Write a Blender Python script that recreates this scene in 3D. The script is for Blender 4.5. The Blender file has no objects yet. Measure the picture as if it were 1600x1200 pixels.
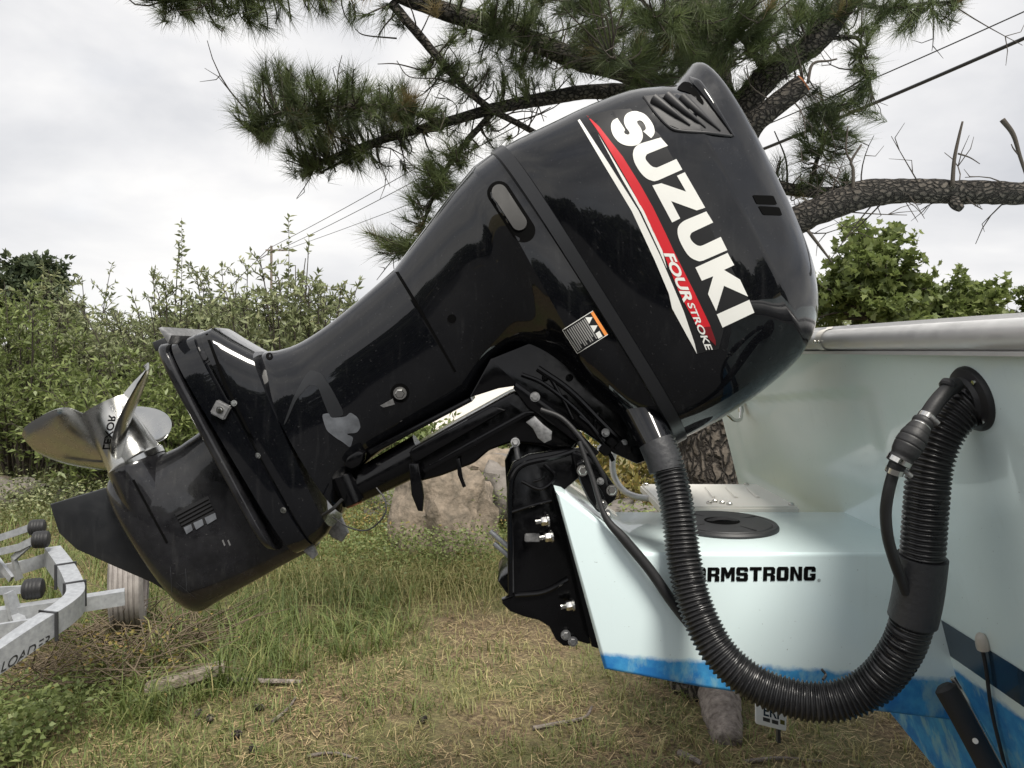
import bpy, bmesh, math, random
import numpy as np
from mathutils import Vector, Matrix, noise
from mathutils.bvhtree import BVHTree

# ------------------------------------------------------------------ camera, sky, sun, exposure
random.seed(7); rng = np.random.default_rng(7)
sc = bpy.context.scene
COL = sc.collection
F, HZ, CAMH = 1180.0, 550.0, 1.6           # focal length and horizon in 1600 px units, eye height in m
cam_d = bpy.data.cameras.new('camera'); cam = bpy.data.objects.new('camera', cam_d); COL.objects.link(cam)
cam.location = (0, 0, CAMH); cam.rotation_euler = (math.radians(90), 0, 0)
cam_d.sensor_width = 36; cam_d.lens = 36 * F / 1600; cam_d.shift_y = -(600 - HZ) / 1600
cam_d.clip_start = 0.05; cam_d.clip_end = 2000
sc.camera = cam

world = bpy.data.worlds.new('World'); sc.world = world; world.use_nodes = True
wn, wl = world.node_tree.nodes, world.node_tree.links
wn.clear()
wout = wn.new('ShaderNodeOutputWorld')
sky = wn.new('ShaderNodeTexSky'); sky.sky_type = 'NISHITA'; sky.sun_disc = False
bg1 = wn.new('ShaderNodeBackground'); bg1.inputs['Strength'].default_value = 0.11
wl.new(sky.outputs[0], bg1.inputs['Color'])
tc = wn.new('ShaderNodeTexCoord')
mp = wn.new('ShaderNodeMapping'); mp.inputs['Scale'].default_value = (1.0, 1.0, 2.6)
wl.new(tc.outputs['Generated'], mp.inputs['Vector'])
n1 = wn.new('ShaderNodeTexNoise'); n1.inputs['Scale'].default_value = 2.3; n1.inputs['Detail'].default_value = 6; n1.inputs['Roughness'].default_value = 0.5
n1.inputs['Distortion'].default_value = 0.35
wl.new(mp.outputs[0], n1.inputs['Vector'])
cr = wn.new('ShaderNodeValToRGB')
cr.color_ramp.elements[0].position = 0.30; cr.color_ramp.elements[0].color = (0.58, 0.59, 0.62, 1)
cr.color_ramp.elements[1].position = 0.66; cr.color_ramp.elements[1].color = (1.0, 0.98, 0.95, 1)
e = cr.color_ramp.elements.new(0.5); e.color = (0.80, 0.795, 0.80, 1)
wl.new(n1.outputs['Fac'], cr.inputs['Fac'])
bg2 = wn.new('ShaderNodeBackground'); bg2.inputs['Strength'].default_value = 0.605
wl.new(cr.outputs[0], bg2.inputs['Color'])
n2 = wn.new('ShaderNodeTexNoise'); n2.inputs['Scale'].default_value = 1.7; n2.inputs['Detail'].default_value = 3
wl.new(mp.outputs[0], n2.inputs['Vector'])
mr = wn.new('ShaderNodeMapRange'); mr.inputs[1].default_value = 0.25; mr.inputs[2].default_value = 0.5; mr.inputs[3].default_value = 0.72; mr.inputs[4].default_value = 0.98
wl.new(n2.outputs['Fac'], mr.inputs[0])
mx = wn.new('ShaderNodeMixShader')
wl.new(mr.outputs[0], mx.inputs[0]); wl.new(bg1.outputs[0], mx.inputs[1]); wl.new(bg2.outputs[0], mx.inputs[2])
wl.new(mx.outputs[0], wout.inputs['Surface'])

sun_d = bpy.data.lights.new('sun', 'SUN'); sun_d.energy = 2.7; sun_d.angle = math.radians(20); sun_d.color = (1, 0.95, 0.87)
sun = bpy.data.objects.new('sun', sun_d); COL.objects.link(sun)
sdir = Vector((0.20, -0.47, 0.86)).normalized()          # towards the sun: high, behind the viewer
sky.sun_elevation = math.asin(sdir.z); sky.sun_rotation = math.atan2(sdir.x, sdir.y)
sun.rotation_euler = (-sdir).to_track_quat('-Z', 'Y').to_euler()
sc.view_settings.view_transform = 'Standard'; sc.view_settings.look = 'None'
sc.view_settings.exposure = 0.92; sc.view_settings.gamma = 1.0; sc.view_settings.use_curve_mapping = False
sc.cycles.max_bounces = 8; sc.cycles.use_denoising = True

# ------------------------------------------------------------------ helpers
def P(px, py, Y):
    return np.array(((px - 800) / F * Y, Y, CAMH - (py - HZ) / F * Y))

def material(name, col, rough=0.5, metal=0.0, coat=0.0, var=None, bump=None, rough_var=None, attr=None, transl=0.0, spec=0.5):
    """var=(colour2, scale, contrast) noise colour variation; bump=(scale, strength); attr: list of colours picked by attribute rnd"""
    m = bpy.data.materials.new(name); m.use_nodes = True
    nt = m.node_tree; N, L = nt.nodes, nt.links
    b = N['Principled BSDF']
    b.inputs['Base Color'].default_value = (*col, 1); b.inputs['Roughness'].default_value = rough
    b.inputs['Metallic'].default_value = metal; b.inputs['Coat Weight'].default_value = coat
    b.inputs['Coat Roughness'].default_value = 0.03; b.inputs['Specular IOR Level'].default_value = spec
    geo = N.new('ShaderNodeNewGeometry')
    src = None
    if attr:
        a = N.new('ShaderNodeAttribute'); a.attribute_name = 'rnd'
        r = N.new('ShaderNodeValToRGB'); els = r.color_ramp.elements
        for i, c in enumerate(attr):
            p = i / (len(attr) - 1)
            if i < 2: el = els[i]; el.position = p
            else: el = els.new(p)
            el.color = (*c, 1)
        # keep order right
        for i, el in enumerate(sorted(els, key=lambda q: q.position)):
            pass
        if len(attr) > 2:
            els[0].position = 0; els[-1].position = 1
            for i, c in enumerate(attr):
                els[i].position = i / (len(attr) - 1); els[i].color = (*c, 1)
        L.new(a.outputs['Fac'], r.inputs['Fac']); src = r.outputs[0]
    if var:
        c2, s, k = var
        nz = N.new('ShaderNodeTexNoise'); nz.inputs['Scale'].default_value = s; nz.inputs['Detail'].default_value = 6
        nz.inputs['Roughness'].default_value = 0.62
        L.new(geo.outputs['Position'], nz.inputs['Vector'])
        mrg = N.new('ShaderNodeMapRange'); mrg.inputs[1].default_value = 0.5 - 0.5 / k; mrg.inputs[2].default_value = 0.5 + 0.5 / k
        L.new(nz.outputs['Fac'], mrg.inputs[0])
        mix = N.new('ShaderNodeMix'); mix.data_type = 'RGBA'
        mix.inputs[7].default_value = (*c2, 1)
        if src: L.new(src, mix.inputs[6])
        else: mix.inputs[6].default_value = (*col, 1)
        L.new(mrg.outputs[0], mix.inputs[0]); src = mix.outputs[2]
    if src: L.new(src, b.inputs['Base Color'])
    if rough_var:
        s, lo, hi = rough_var
        nz = N.new('ShaderNodeTexNoise'); nz.inputs['Scale'].default_value = s; nz.inputs['Detail'].default_value = 8
        L.new(geo.outputs['Position'], nz.inputs['Vector'])
        mrg = N.new('ShaderNodeMapRange'); mrg.inputs[1].default_value = 0.35; mrg.inputs[2].default_value = 0.7
        mrg.inputs[3].default_value = lo; mrg.inputs[4].default_value = hi
        L.new(nz.outputs['Fac'], mrg.inputs[0]); L.new(mrg.outputs[0], b.inputs['Roughness'])
    if bump:
        s, st = bump
        nz = N.new('ShaderNodeTexNoise'); nz.inputs['Scale'].default_value = s; nz.inputs['Detail'].default_value = 8
        L.new(geo.outputs['Position'], nz.inputs['Vector'])
        bp = N.new('ShaderNodeBump'); bp.inputs['Strength'].default_value = st; bp.inputs['Distance'].default_value = 0.02
        L.new(nz.outputs['Fac'], bp.inputs['Height']); L.new(bp.outputs[0], b.inputs['Normal'])
    if transl > 0:
        t = N.new('ShaderNodeBsdfTranslucent')
        if src: L.new(src, t.inputs['Color'])
        else: t.inputs['Color'].default_value = (*col, 1)
        ms = N.new('ShaderNodeMixShader'); ms.inputs[0].default_value = transl
        L.new(b.outputs[0], ms.inputs[1]); L.new(t.outputs[0], ms.inputs[2]); L.new(ms.outputs[0], N['Material Output'].inputs[0])
    return m

ORG = {}
def tag(o, label, cat, group=None):
    o['label'] = label; o['category'] = cat
    if group: o['group'] = group
    return o

def thing(name, label, cat, loc, group=None):
    o = bpy.data.objects.new(name, None); COL.objects.link(o); o.location = loc; o.empty_display_size = 0.1
    ORG[o] = np.array(loc, float)
    return tag(o, label, cat, group)

def raw_mesh(name, V, Fc, smooth=True, sharp=38, rnd=None):
    me = bpy.data.meshes.new(name)
    V = np.asarray(V, float)
    if isinstance(Fc, np.ndarray):
        k = Fc.shape[1]; n = Fc.shape[0]
        me.vertices.add(len(V)); me.vertices.foreach_set('co', V.ravel())
        me.loops.add(n * k); me.loops.foreach_set('vertex_index', Fc.ravel().astype(np.int32))
        me.polygons.add(n); me.polygons.foreach_set('loop_start', np.arange(0, n * k, k, dtype=np.int32))
        me.update(calc_edges=True); me.validate()
    else:
        me.from_pydata([tuple(v) for v in V], [], [tuple(f) for f in Fc])
    if rnd is not None:
        at = me.attributes.new('rnd', 'FLOAT', 'POINT'); at.data.foreach_set('value', np.asarray(rnd, np.float32))
    if smooth:
        me.shade_smooth()
        if sharp: me.set_sharp_from_angle(angle=math.radians(sharp))
    return me

def mk(name, VF, mat, parent=None, smooth=True, sharp=38, rnd=None, kind=None, label=None, fix=False):
    V, Fc = VF
    V = np.asarray(V, float)
    if parent is None:
        o0 = np.array(((V[:, 0].min() + V[:, 0].max()) / 2, (V[:, 1].min() + V[:, 1].max()) / 2, V[:, 2].min()))
    else:
        o0 = ORG[parent]
    me = raw_mesh(name, V - o0, Fc, smooth, sharp, rnd)
    if fix:
        bm = bmesh.new(); bm.from_mesh(me); bmesh.ops.recalc_face_normals(bm, faces=bm.faces); bm.to_mesh(me); bm.free()
        if smooth and sharp: me.set_sharp_from_angle(angle=math.radians(sharp))
    me.materials.append(mat)
    o = bpy.data.objects.new(name, me); COL.objects.link(o); ORG[o] = o0
    if parent is None: o.location = o0
    else: o.parent = parent
    if kind: o['kind'] = kind
    if label: o['label'] = label
    return o

def join(*vfs):
    Vs, Fs, n = [], [], 0
    for V, Fc in vfs:
        V = np.asarray(V, float); Vs.append(V)
        Fs += [tuple(int(i) + n for i in f) for f in Fc]; n += len(V)
    return np.vstack(Vs), Fs

def spline(pts, m):
    """Catmull-Rom through pts (rows), m samples per span"""
    p = np.asarray(pts, float); out = []
    for i in range(len(p) - 1):
        p0 = p[i - 1] if i > 0 else 2 * p[0] - p[1]
        p1, p2 = p[i], p[i + 1]
        p3 = p[i + 2] if i + 2 < len(p) else 2 * p[-1] - p[-2]
        for k in range(m):
            t = k / m
            out.append(0.5 * (2 * p1 + (p2 - p0) * t + (2 * p0 - 5 * p1 + 4 * p2 - p3) * t * t + (3 * p1 - p0 - 3 * p2 + p3) * t ** 3))
    out.append(p[-1]); return np.array(out)

def even(path, step):
    d = np.r_[0, np.cumsum(np.linalg.norm(np.diff(path, axis=0), axis=1))]
    n = max(2, int(round(d[-1] / step)) + 1); s = np.linspace(0, d[-1], n)
    return np.stack([np.interp(s, d, path[:, k]) for k in range(path.shape[1])], 1)

def tube(path, rad, n=12, caps=True, closed=False, flat=1.0):
    p = np.asarray(path, float); m = len(p)
    r = np.broadcast_to(np.asarray(rad, float), (m,))
    T = np.gradient(p, axis=0) if not closed else (np.roll(p, -1, 0) - np.roll(p, 1, 0))
    T /= np.linalg.norm(T, axis=1)[:, None] + 1e-12
    u = np.cross(T[0], (0, 1, 0.1)); u /= np.linalg.norm(u)
    V = np.empty((m * n, 3)); an = np.linspace(0, 2 * math.pi, n, endpoint=False)
    for i in range(m):
        u = u - T[i] * np.dot(u, T[i]); u /= np.linalg.norm(u) + 1e-12
        w = np.cross(T[i], u)
        V[i * n:(i + 1) * n] = p[i] + r[i] * (np.cos(an)[:, None] * u + flat * np.sin(an)[:, None] * w)
    Fc = []
    for i in range(m if closed else m - 1):
        j = (i + 1) % m
        for k in range(n):
            k2 = (k + 1) % n
            Fc.append((i * n + k, i * n + k2, j * n + k2, j * n + k))
    if caps and not closed:
        Fc.append(tuple(range(n))[::-1]); Fc.append(tuple((m - 1) * n + k for k in range(n)))
    return V, Fc

def cyl(a, b, r, n=20, r2=None, bev=0.0):
    a, b = np.asarray(a, float), np.asarray(b, float)
    r2 = r if r2 is None else r2
    if bev:
        d = (b - a) / np.linalg.norm(b - a)
        return tube([a, a + d * bev * 1e-3, a + d * bev, b - d * bev, b - d * bev * 1e-3, b], [max(r - bev, 1e-4), r - bev, r, r2, r2 - bev, max(r2 - bev, 1e-4)], n)
    return tube([a, b], [r, r2], n)

def prism(poly, Yref, Y0, Y1, bevel=0.0, seg=2, sm=None):
    """polygon in picture units at depth Yref, turned into metres and given real depth Y0..Y1, edges rounded"""
    if sm: poly = round_poly(poly, sm)
    pts = [P(x, y, Yref) for x, y in poly]
    return prism_m([(p[0], p[2]) for p in pts], Y0, Y1, bevel, seg)

def prism_m(xz, Y0, Y1, bevel=0.0, seg=2):
    bm = bmesh.new()
    a = [bm.verts.new((x, Y0, z)) for x, z in xz]
    f = bm.faces.new(a)
    r = bmesh.ops.extrude_face_region(bm, geom=[f])
    vs = [g for g in r['geom'] if isinstance(g, bmesh.types.BMVert)]
    for v in vs: v.co.y = Y1
    bmesh.ops.recalc_face_normals(bm, faces=bm.faces)
    if bevel:
        ed = [e for e in bm.edges if abs(e.verts[0].co.y - e.verts[1].co.y) < 1e-6]
        bmesh.ops.bevel(bm, geom=ed, offset=bevel, segments=seg, profile=0.5, affect='EDGES', clamp_overlap=True)
    bm.verts.index_update()
    V = np.array([v.co[:] for v in bm.verts]); Fc = [tuple(v.index for v in f.verts) for f in bm.faces]
    bm.free(); return V, Fc

def round_poly(poly, m=4, r=0.3):
    """round the corners of a polygon by quadratic cuts"""
    out = []; n = len(poly); q = np.asarray(poly, float)
    for i in range(n):
        a, b, c = q[i - 1], q[i], q[(i + 1) % n]
        s = b + (a - b) * r; t = b + (c - b) * r
        for k in range(m + 1):
            u = k / m
            out.append(tuple((1 - u) ** 2 * s + 2 * u * (1 - u) * b + u * u * t))
    return out

def box(c, s, R=None, bevel=0.0):
    bm = bmesh.new(); bmesh.ops.create_cube(bm, size=1)
    for v in bm.verts: v.co = Vector((v.co.x * s[0], v.co.y * s[1], v.co.z * s[2]))
    if bevel: bmesh.ops.bevel(bm, geom=list(bm.edges), offset=bevel, segments=2, affect='EDGES', clamp_overlap=True)
    if R is not None: bmesh.ops.transform(bm, matrix=R.to_4x4(), verts=bm.verts)
    bm.verts.index_update()
    V = np.array([v.co[:] for v in bm.verts]) + np.asarray(c); Fc = [tuple(v.index for v in f.verts) for f in bm.faces]
    bm.free(); return V, Fc

YC = 1.79                                    # the motor's centre plane
RINGN = 56
_t = np.linspace(0, 2 * math.pi, RINGN, endpoint=False)
def ring(Ax, Ay, Bx, By, hw, e, fit=True, yc=YC):
    """superellipse section whose outline, as seen, runs from A to B; real half width hw"""
    c = np.sign(np.cos(_t)) * np.abs(np.cos(_t)) ** (2 / e); s = np.sign(np.sin(_t)) * np.abs(np.sin(_t)) ** (2 / e)
    a2, b2 = np.array((Ax, Ay), float), np.array((Bx, By), float)
    a, b = a2.copy(), b2.copy()
    d = b2 - a2; d /= np.linalg.norm(d) + 1e-9
    for it in range(6 if fit else 1):
        A, B = P(a[0], a[1], yc), P(b[0], b[1], yc); C = (A + B) / 2
        V = C + (B - C) * c[:, None] + np.array((0, 1, 0)) * (hw * s)[:, None]
        if not fit: break
        px = np.stack([800 + V[:, 0] / V[:, 1] * F, HZ + (CAMH - V[:, 2]) / V[:, 1] * F], 1)
        q = px @ d
        b += d * (b2 @ d - q.max()); a += d * (a2 @ d - q.min())
    return V

def loft(rows, sub=6, fit=True, cap0=True, cap1=True, yc=YC):
    """rows: (Ax,Ay,Bx,By,hw,e[,sharp]); sharp rows break the curve"""
    segs, cur = [], [rows[0]]
    for r in rows[1:]:
        cur.append(r)
        if len(r) > 6 and r[6]: segs.append(cur); cur = [r]
    if len(cur) > 1: segs.append(cur)
    st = []
    for s in segs:
        q = spline([r[:6] for r in s], sub)
        st += list(q if not st else q[1:])
    R = [ring(*r, fit=fit, yc=yc) for r in st]; n = RINGN
    V = np.vstack(R); Fc = []
    for i in range(len(R) - 1):
        for k in range(n):
            k2 = (k + 1) % n
            Fc.append((i * n + k, i * n + k2, (i + 1) * n + k2, (i + 1) * n + k))
    for flag, i in ((cap0, 0), (cap1, len(R) - 1)):
        if flag:
            c = R[i].mean(0); V = np.vstack([V, c]); ci = len(V) - 1
            for k in range(n):
                k2 = (k + 1) % n
                Fc.append((i * n + k, i * n + k2, ci) if i else (i * n + k2, i * n + k, ci))
    return V, Fc

def bvh_of(*vfs):
    V, Fc = join(*vfs)
    return BVHTree.FromPolygons([tuple(v) for v in V], Fc)

CAMP = Vector((0, 0, CAMH))
def hit(bvh, px, py):
    d = Vector(P(px, py, 1.0)) - CAMP; d.normalize()
    return bvh.ray_cast(CAMP, d)

def drape(bm, bvh, off, cell):
    """lay a flat bmesh (x, y in picture units) on a surface as a thin sheet"""
    xs = [v.co.x for v in bm.verts]; ys = [v.co.y for v in bm.verts]
    for ax, lo, hi in ((0, min(xs), max(xs)), (1, min(ys), max(ys))):
        k = lo + cell
        while k < hi:
            co = (k, 0, 0) if ax == 0 else (0, k, 0); no = (1, 0, 0) if ax == 0 else (0, 1, 0)
            bmesh.ops.bisect_plane(bm, geom=list(bm.verts) + list(bm.edges) + list(bm.faces), plane_co=co, plane_no=no, dist=1e-5)
            k += cell
    bm.verts.index_update(); V = []; ref = None
    for v in bm.verts:
        loc, nor, idx, dist = hit(bvh, v.co.x, v.co.y)
        if loc is None:
            V.append(None); continue
        n = nor if nor.dot(CAMP - loc) > 0 else -nor
        w = loc + n * off; V.append(tuple(w)); ref = w
    keep = [f for f in bm.faces if all(V[v.index] is not None for v in f.verts)]
    V = [v if v is not None else (0, 0, 0) for v in V]
    used = sorted({v.index for f in keep for v in f.verts}); mp_ = {u: i for i, u in enumerate(used)}
    Vn = np.array([V[u] for u in used]); Fn = []
    for f in keep:
        ids = [mp_[v.index] for v in f.verts]
        a, b, c = Vn[ids[0]], Vn[ids[1]], Vn[ids[2]]
        nn = np.cross(b - a, c - a)
        if np.dot(nn, np.array(CAMP) - a) < 0: ids = ids[::-1]
        Fn.append(tuple(ids))
    return Vn, Fn

def decal(poly, bvh, off=0.0012, cell=14):
    bm = bmesh.new(); f = bm.faces.new([bm.verts.new((x, y, 0)) for x, y in poly])
    f.normal_update(); bmesh.ops.triangulate(bm, faces=[f], quad_method='BEAUTY', ngon_method='EAR_CLIP')
    r = drape(bm, bvh, off, cell); bm.free(); return r

def text_mesh(s, bold=0.02, shear=0.0):
    cu = bpy.data.curves.new('txt', 'FONT'); cu.body = s; cu.offset = bold; cu.shear = shear; cu.resolution_u = 4
    o = bpy.data.objects.new('txt', cu); COL.objects.link(o)
    dg = bpy.context.evaluated_depsgraph_get(); dg.update()
    me = bpy.data.meshes.new_from_object(o.evaluated_get(dg))
    V = np.array([v.co[:] for v in me.vertices]); Fc = [tuple(p.vertices) for p in me.polygons]
    bpy.data.objects.remove(o); bpy.data.curves.remove(cu); bpy.data.meshes.remove(me)
    V[:, 0] -= V[:, 0].min(); w = V[:, 0].max(); V[:, 1] -= V[:, 1].min(); h = V[:, 1].max()
    V[:, 0] /= w; V[:, 1] /= h
    return V, Fc                              # unit square

def text_decal(s, o, xv, uv, bvh, off=0.0022, cell=14, bold=0.02, shear=0.0):
    V, Fc = text_mesh(s, bold, shear)
    bm = bmesh.new(); vs = [bm.verts.new((o[0] + xv[0] * v[0] + uv[0] * v[1], o[1] + xv[1] * v[0] + uv[1] * v[1], 0)) for v in V]
    for f in Fc:
        try: bm.faces.new([vs[i] for i in f])
        except ValueError: pass
    r = drape(bm, bvh, off, cell); bm.free(); return r

# shared meshes placed many times (bolts and the like)
def place(name, me, mat, loc, direction, parent, scale=1.0):
    if not me.materials: me.materials.append(mat)
    o = bpy.data.objects.new(name, me); COL.objects.link(o)
    o.rotation_euler = Vector(direction).to_track_quat('Z', 'Y').to_euler(); o.scale = (scale,) * 3
    o.location = Vector(loc) - Vector(ORG[parent]); o.parent = parent; ORG[o] = np.array(loc)
    return o

def bolt_mesh(name, r=0.01, h=0.008, stud=0.0):
    parts = [cyl((0, 0, -0.002), (0, 0, 0.0025), r * 1.35, 20), tube([(0, 0, 0.002), (0, 0, h * 0.8), (0, 0, h)], [r, r, r * 0.85], 6)]
    if stud: parts.append(cyl((0, 0, h), (0, 0, h + stud), r * 0.55, 12))
    V, Fc = join(*parts); return raw_mesh(name, V, Fc, True, 30)

# ------------------------------------------------------------------ materials
M = {}
M['paint'] = material('gloss_black_paint', (0.003, 0.0033, 0.0045), 0.3, coat=1.0, spec=0.06, rough_var=(60, 0.2, 0.4))
M['paint_low'] = material('worn_black_paint', (0.006, 0.006, 0.007), 0.3, coat=0.7, spec=0.2, rough_var=(35, 0.2, 0.5), var=((0.014, 0.014, 0.016), 28, 3.0))
M['skeg'] = material('matt_black_paint', (0.012, 0.013, 0.015), 0.45, rough_var=(30, 0.35, 0.6))
M['cast'] = material('black_casting', (0.0025, 0.0025, 0.003), 0.2, spec=0.32, rough_var=(70, 0.10, 0.28))
M['plastic'] = material('black_plastic', (0.016, 0.016, 0.018), 0.52, bump=(400, 0.04))
M['rubber'] = material('black_rubber', (0.014, 0.014, 0.015), 0.55, bump=(250, 0.06))
M['hose'] = material('corrugated_black_plastic', (0.012, 0.012, 0.013), 0.30, rough_var=(40, 0.24, 0.45))
M['tape'] = material('dark_grey_tape', (0.030, 0.031, 0.034), 0.5, bump=(90, 0.12))
M['trim'] = material('grey_black_trim', (0.011, 0.0115, 0.013), 0.3)
M['white_decal'] = material('white_vinyl', (0.74, 0.74, 0.70), 0.4)
M['red_decal'] = material('red_vinyl', (0.55, 0.012, 0.02), 0.4)
M['dark_decal'] = material('charcoal_vinyl', (0.012, 0.012, 0.013), 0.42, spec=0.35)
M['dark_red'] = material('dark_red_vinyl', (0.16, 0.008, 0.012), 0.35)
M['void'] = material('dark_opening', (0.003, 0.003, 0.003), 0.9, spec=0.05)
M['lens'] = material('grey_smoked_plastic', (0.03, 0.029, 0.027), 0.45)
M['steel'] = material('stainless_steel', (0.62, 0.61, 0.58), 0.16, metal=1.0, rough_var=(50, 0.08, 0.3))
M['prop'] = material('polished_propeller_steel', (0.47, 0.47, 0.455), 0.2, metal=1.0, rough_var=(25, 0.14, 0.34))
M['zinc'] = material('dull_zinc', (0.42, 0.42, 0.42), 0.45, metal=0.8, var=((0.2, 0.2, 0.2), 120, 2.5))
M['primer'] = material('grey_scuffed_primer', (0.13, 0.14, 0.155), 0.5, var=((0.05, 0.053, 0.06), 40, 2.0))
M['scuff'] = material('dull_rubbed_paint', (0.06, 0.063, 0.07), 0.4, var=((0.025, 0.026, 0.03), 30, 2.2))
M['copper'] = material('rusty_pin_end', (0.28, 0.12, 0.06), 0.5, metal=0.6)
M['orange'] = material('orange_label', (0.8, 0.28, 0.06), 0.5)
M['label_grey'] = material('label_print', (0.32, 0.32, 0.31), 0.5)
M['alu'] = material('brushed_aluminium', (0.66, 0.66, 0.66), 0.4, metal=0.45, rough_var=(30, 0.3, 0.55))
M['galv'] = material('galvanised_steel', (0.42, 0.44, 0.46), 0.55, metal=0.35, var=((0.26, 0.27, 0.29), 45, 2.2))
M['white_gel'] = material('white_gelcoat', (0.74, 0.72, 0.67), 0.45, bump=(500, 0.08))
M['navy'] = material('navy_stripe', (0.012, 0.03, 0.055), 0.25, coat=0.4)
M['clear'] = material('clouded_clear_plastic', (0.45, 0.42, 0.37), 0.3)

def add_dust(m, col, amt):
    """specks and faint wiped streaks of dust on paint"""
    N, L = m.node_tree.nodes, m.node_tree.links; b = N['Principled BSDF']
    geo = N.new('ShaderNodeNewGeometry'); out = None
    old = b.inputs['Base Color'].links[0].from_socket if b.inputs['Base Color'].is_linked else None
    for sc_, lo, hi, a_ in (((210, 210, 210), .66, .74, 1.0), ((70, 70, 7), .58, .80, .35), ((7, 7, 7), .5, .8, .22)):
        mp_ = N.new('ShaderNodeMapping'); mp_.inputs['Scale'].default_value = sc_; mp_.inputs['Rotation'].default_value = (0, .55, 0); L.new(geo.outputs['Position'], mp_.inputs[0])
        nz = N.new('ShaderNodeTexNoise'); nz.inputs['Scale'].default_value = 1; nz.inputs['Detail'].default_value = 4; L.new(mp_.outputs[0], nz.inputs['Vector'])
        r = N.new('ShaderNodeMapRange'); r.inputs[1].default_value = lo; r.inputs[2].default_value = hi; r.inputs[4].default_value = a_ * amt; L.new(nz.outputs['Fac'], r.inputs[0])
        q = N.new('ShaderNodeMix'); q.data_type = 'RGBA'; q.inputs[7].default_value = (*col, 1); L.new(r.outputs[0], q.inputs[0])
        if out is not None: L.new(out, q.inputs[6])
        elif old is not None: L.new(old, q.inputs[6])
        else: q.inputs[6].default_value = b.inputs['Base Color'].default_value
        out = q.outputs[2]
    L.new(out, b.inputs['Base Color'])
add_dust(M['paint'], (0.16, 0.16, 0.16), .16); add_dust(M['paint_low'], (0.16, 0.16, 0.15), .3); add_dust(M['hose'], (0.16, 0.15, 0.14), .3); add_dust(M['skeg'], (0.15, 0.15, 0.15), .25)

def hull_paint(name, waterline, slope=0.0):
    """pale mint gelcoat with worn blue bottom paint below the painted waterline"""
    m = material(name, (0.52, 0.66, 0.635), 0.22, coat=0.5, rough_var=(14, 0.15, 0.34))
    N, L = m.node_tree.nodes, m.node_tree.links; b = N['Principled BSDF']
    geo = N.new('ShaderNodeNewGeometry'); sep = N.new('ShaderNodeSeparateXYZ'); L.new(geo.outputs['Position'], sep.inputs[0])
    def nz(s, d=6, st=None):
        n = N.new('ShaderNodeTexNoise'); n.inputs['Scale'].default_value = s; n.inputs['Detail'].default_value = d; n.inputs['Roughness'].default_value = 0.65
        if st:
            mpp = N.new('ShaderNodeMapping'); mpp.inputs['Scale'].default_value = st; L.new(geo.outputs['Position'], mpp.inputs[0]); L.new(mpp.outputs[0], n.inputs['Vector'])
        else: L.new(geo.outputs['Position'], n.inputs['Vector'])
        return n.outputs['Fac']
    def math_(op, a, c):
        q = N.new('ShaderNodeMath'); q.operation = op
        for i, v in enumerate((a, c)):
            if isinstance(v, (int, float)): q.inputs[i].default_value = v
            else: L.new(v, q.inputs[i])
        return q.outputs[0]
    def rng_(v, a, c, lo=0.0, hi=1.0):
        q = N.new('ShaderNodeMapRange'); q.inputs[1].default_value = a; q.inputs[2].default_value = c; q.inputs[3].default_value = lo; q.inputs[4].default_value = hi
        L.new(v, q.inputs[0]); return q.outputs[0]
    def mixc(f, a, c):
        q = N.new('ShaderNodeMix'); q.data_type = 'RGBA'
        if isinstance(f, float): q.inputs[0].default_value = f
        else: L.new(f, q.inputs[0])
        for i, v in ((6, a), (7, c)):
            if isinstance(v, tuple): q.inputs[i].default_value = (*v, 1)
            else: L.new(v, q.inputs[i])
        return q.outputs[2]
    zz = math_('ADD', sep.outputs[2], math_('MULTIPLY', sep.outputs[0], slope))
    zz = math_('ADD', zz, math_('MULTIPLY', math_('SUBTRACT', nz(38, 8), 0.5), 0.02))
    under = rng_(zz, waterline + 0.005, waterline - 0.006)
    blue = mixc(rng_(nz(16), 0.42, 0.62), (0.015, 0.17, 0.46), (0.05, 0.30, 0.58))
    worn = rng_(nz(21, 8, (1, 1, 0.45)), 0.50, 0.62)
    blue = mixc(math_('MULTIPLY', worn, 0.62), blue, (0.30, 0.50, 0.50))
    dirt = rng_(nz(9, 8), 0.55, 0.8, 0.0, 0.35)
    blue = mixc(dirt, blue, (0.03, 0.06, 0.07))
    gel = mixc(rng_(nz(5, 5), 0.35, 0.75, 0.0, 0.35), (0.70, 0.825, 0.835), (0.64, 0.765, 0.77))
    gel = mixc(rng_(nz(1.0, 6, (34, 34, 1.6)), 0.58, 0.8, 0.0, 0.12), gel, (0.40, 0.46, 0.42))
    gel = mixc(rng_(nz(170, 2), 0.73, 0.77, 0.0, 0.7), gel, (0.08, 0.08, 0.07))
    L.new(mixc(under, gel, blue), b.inputs['Base Color'])
    L.new(rng_(under, 0, 1, 0.24, 0.6), b.inputs['Roughness']); L.new(rng_(under, 0, 1, 0.5, 0.0), b.inputs['Coat Weight'])
    return m
M['hull'] = hull_paint('mint_gelcoat_hull', 0.94)
M['bracket'] = hull_paint('mint_gelcoat_bracket', 0.984, 0.073)

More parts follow.
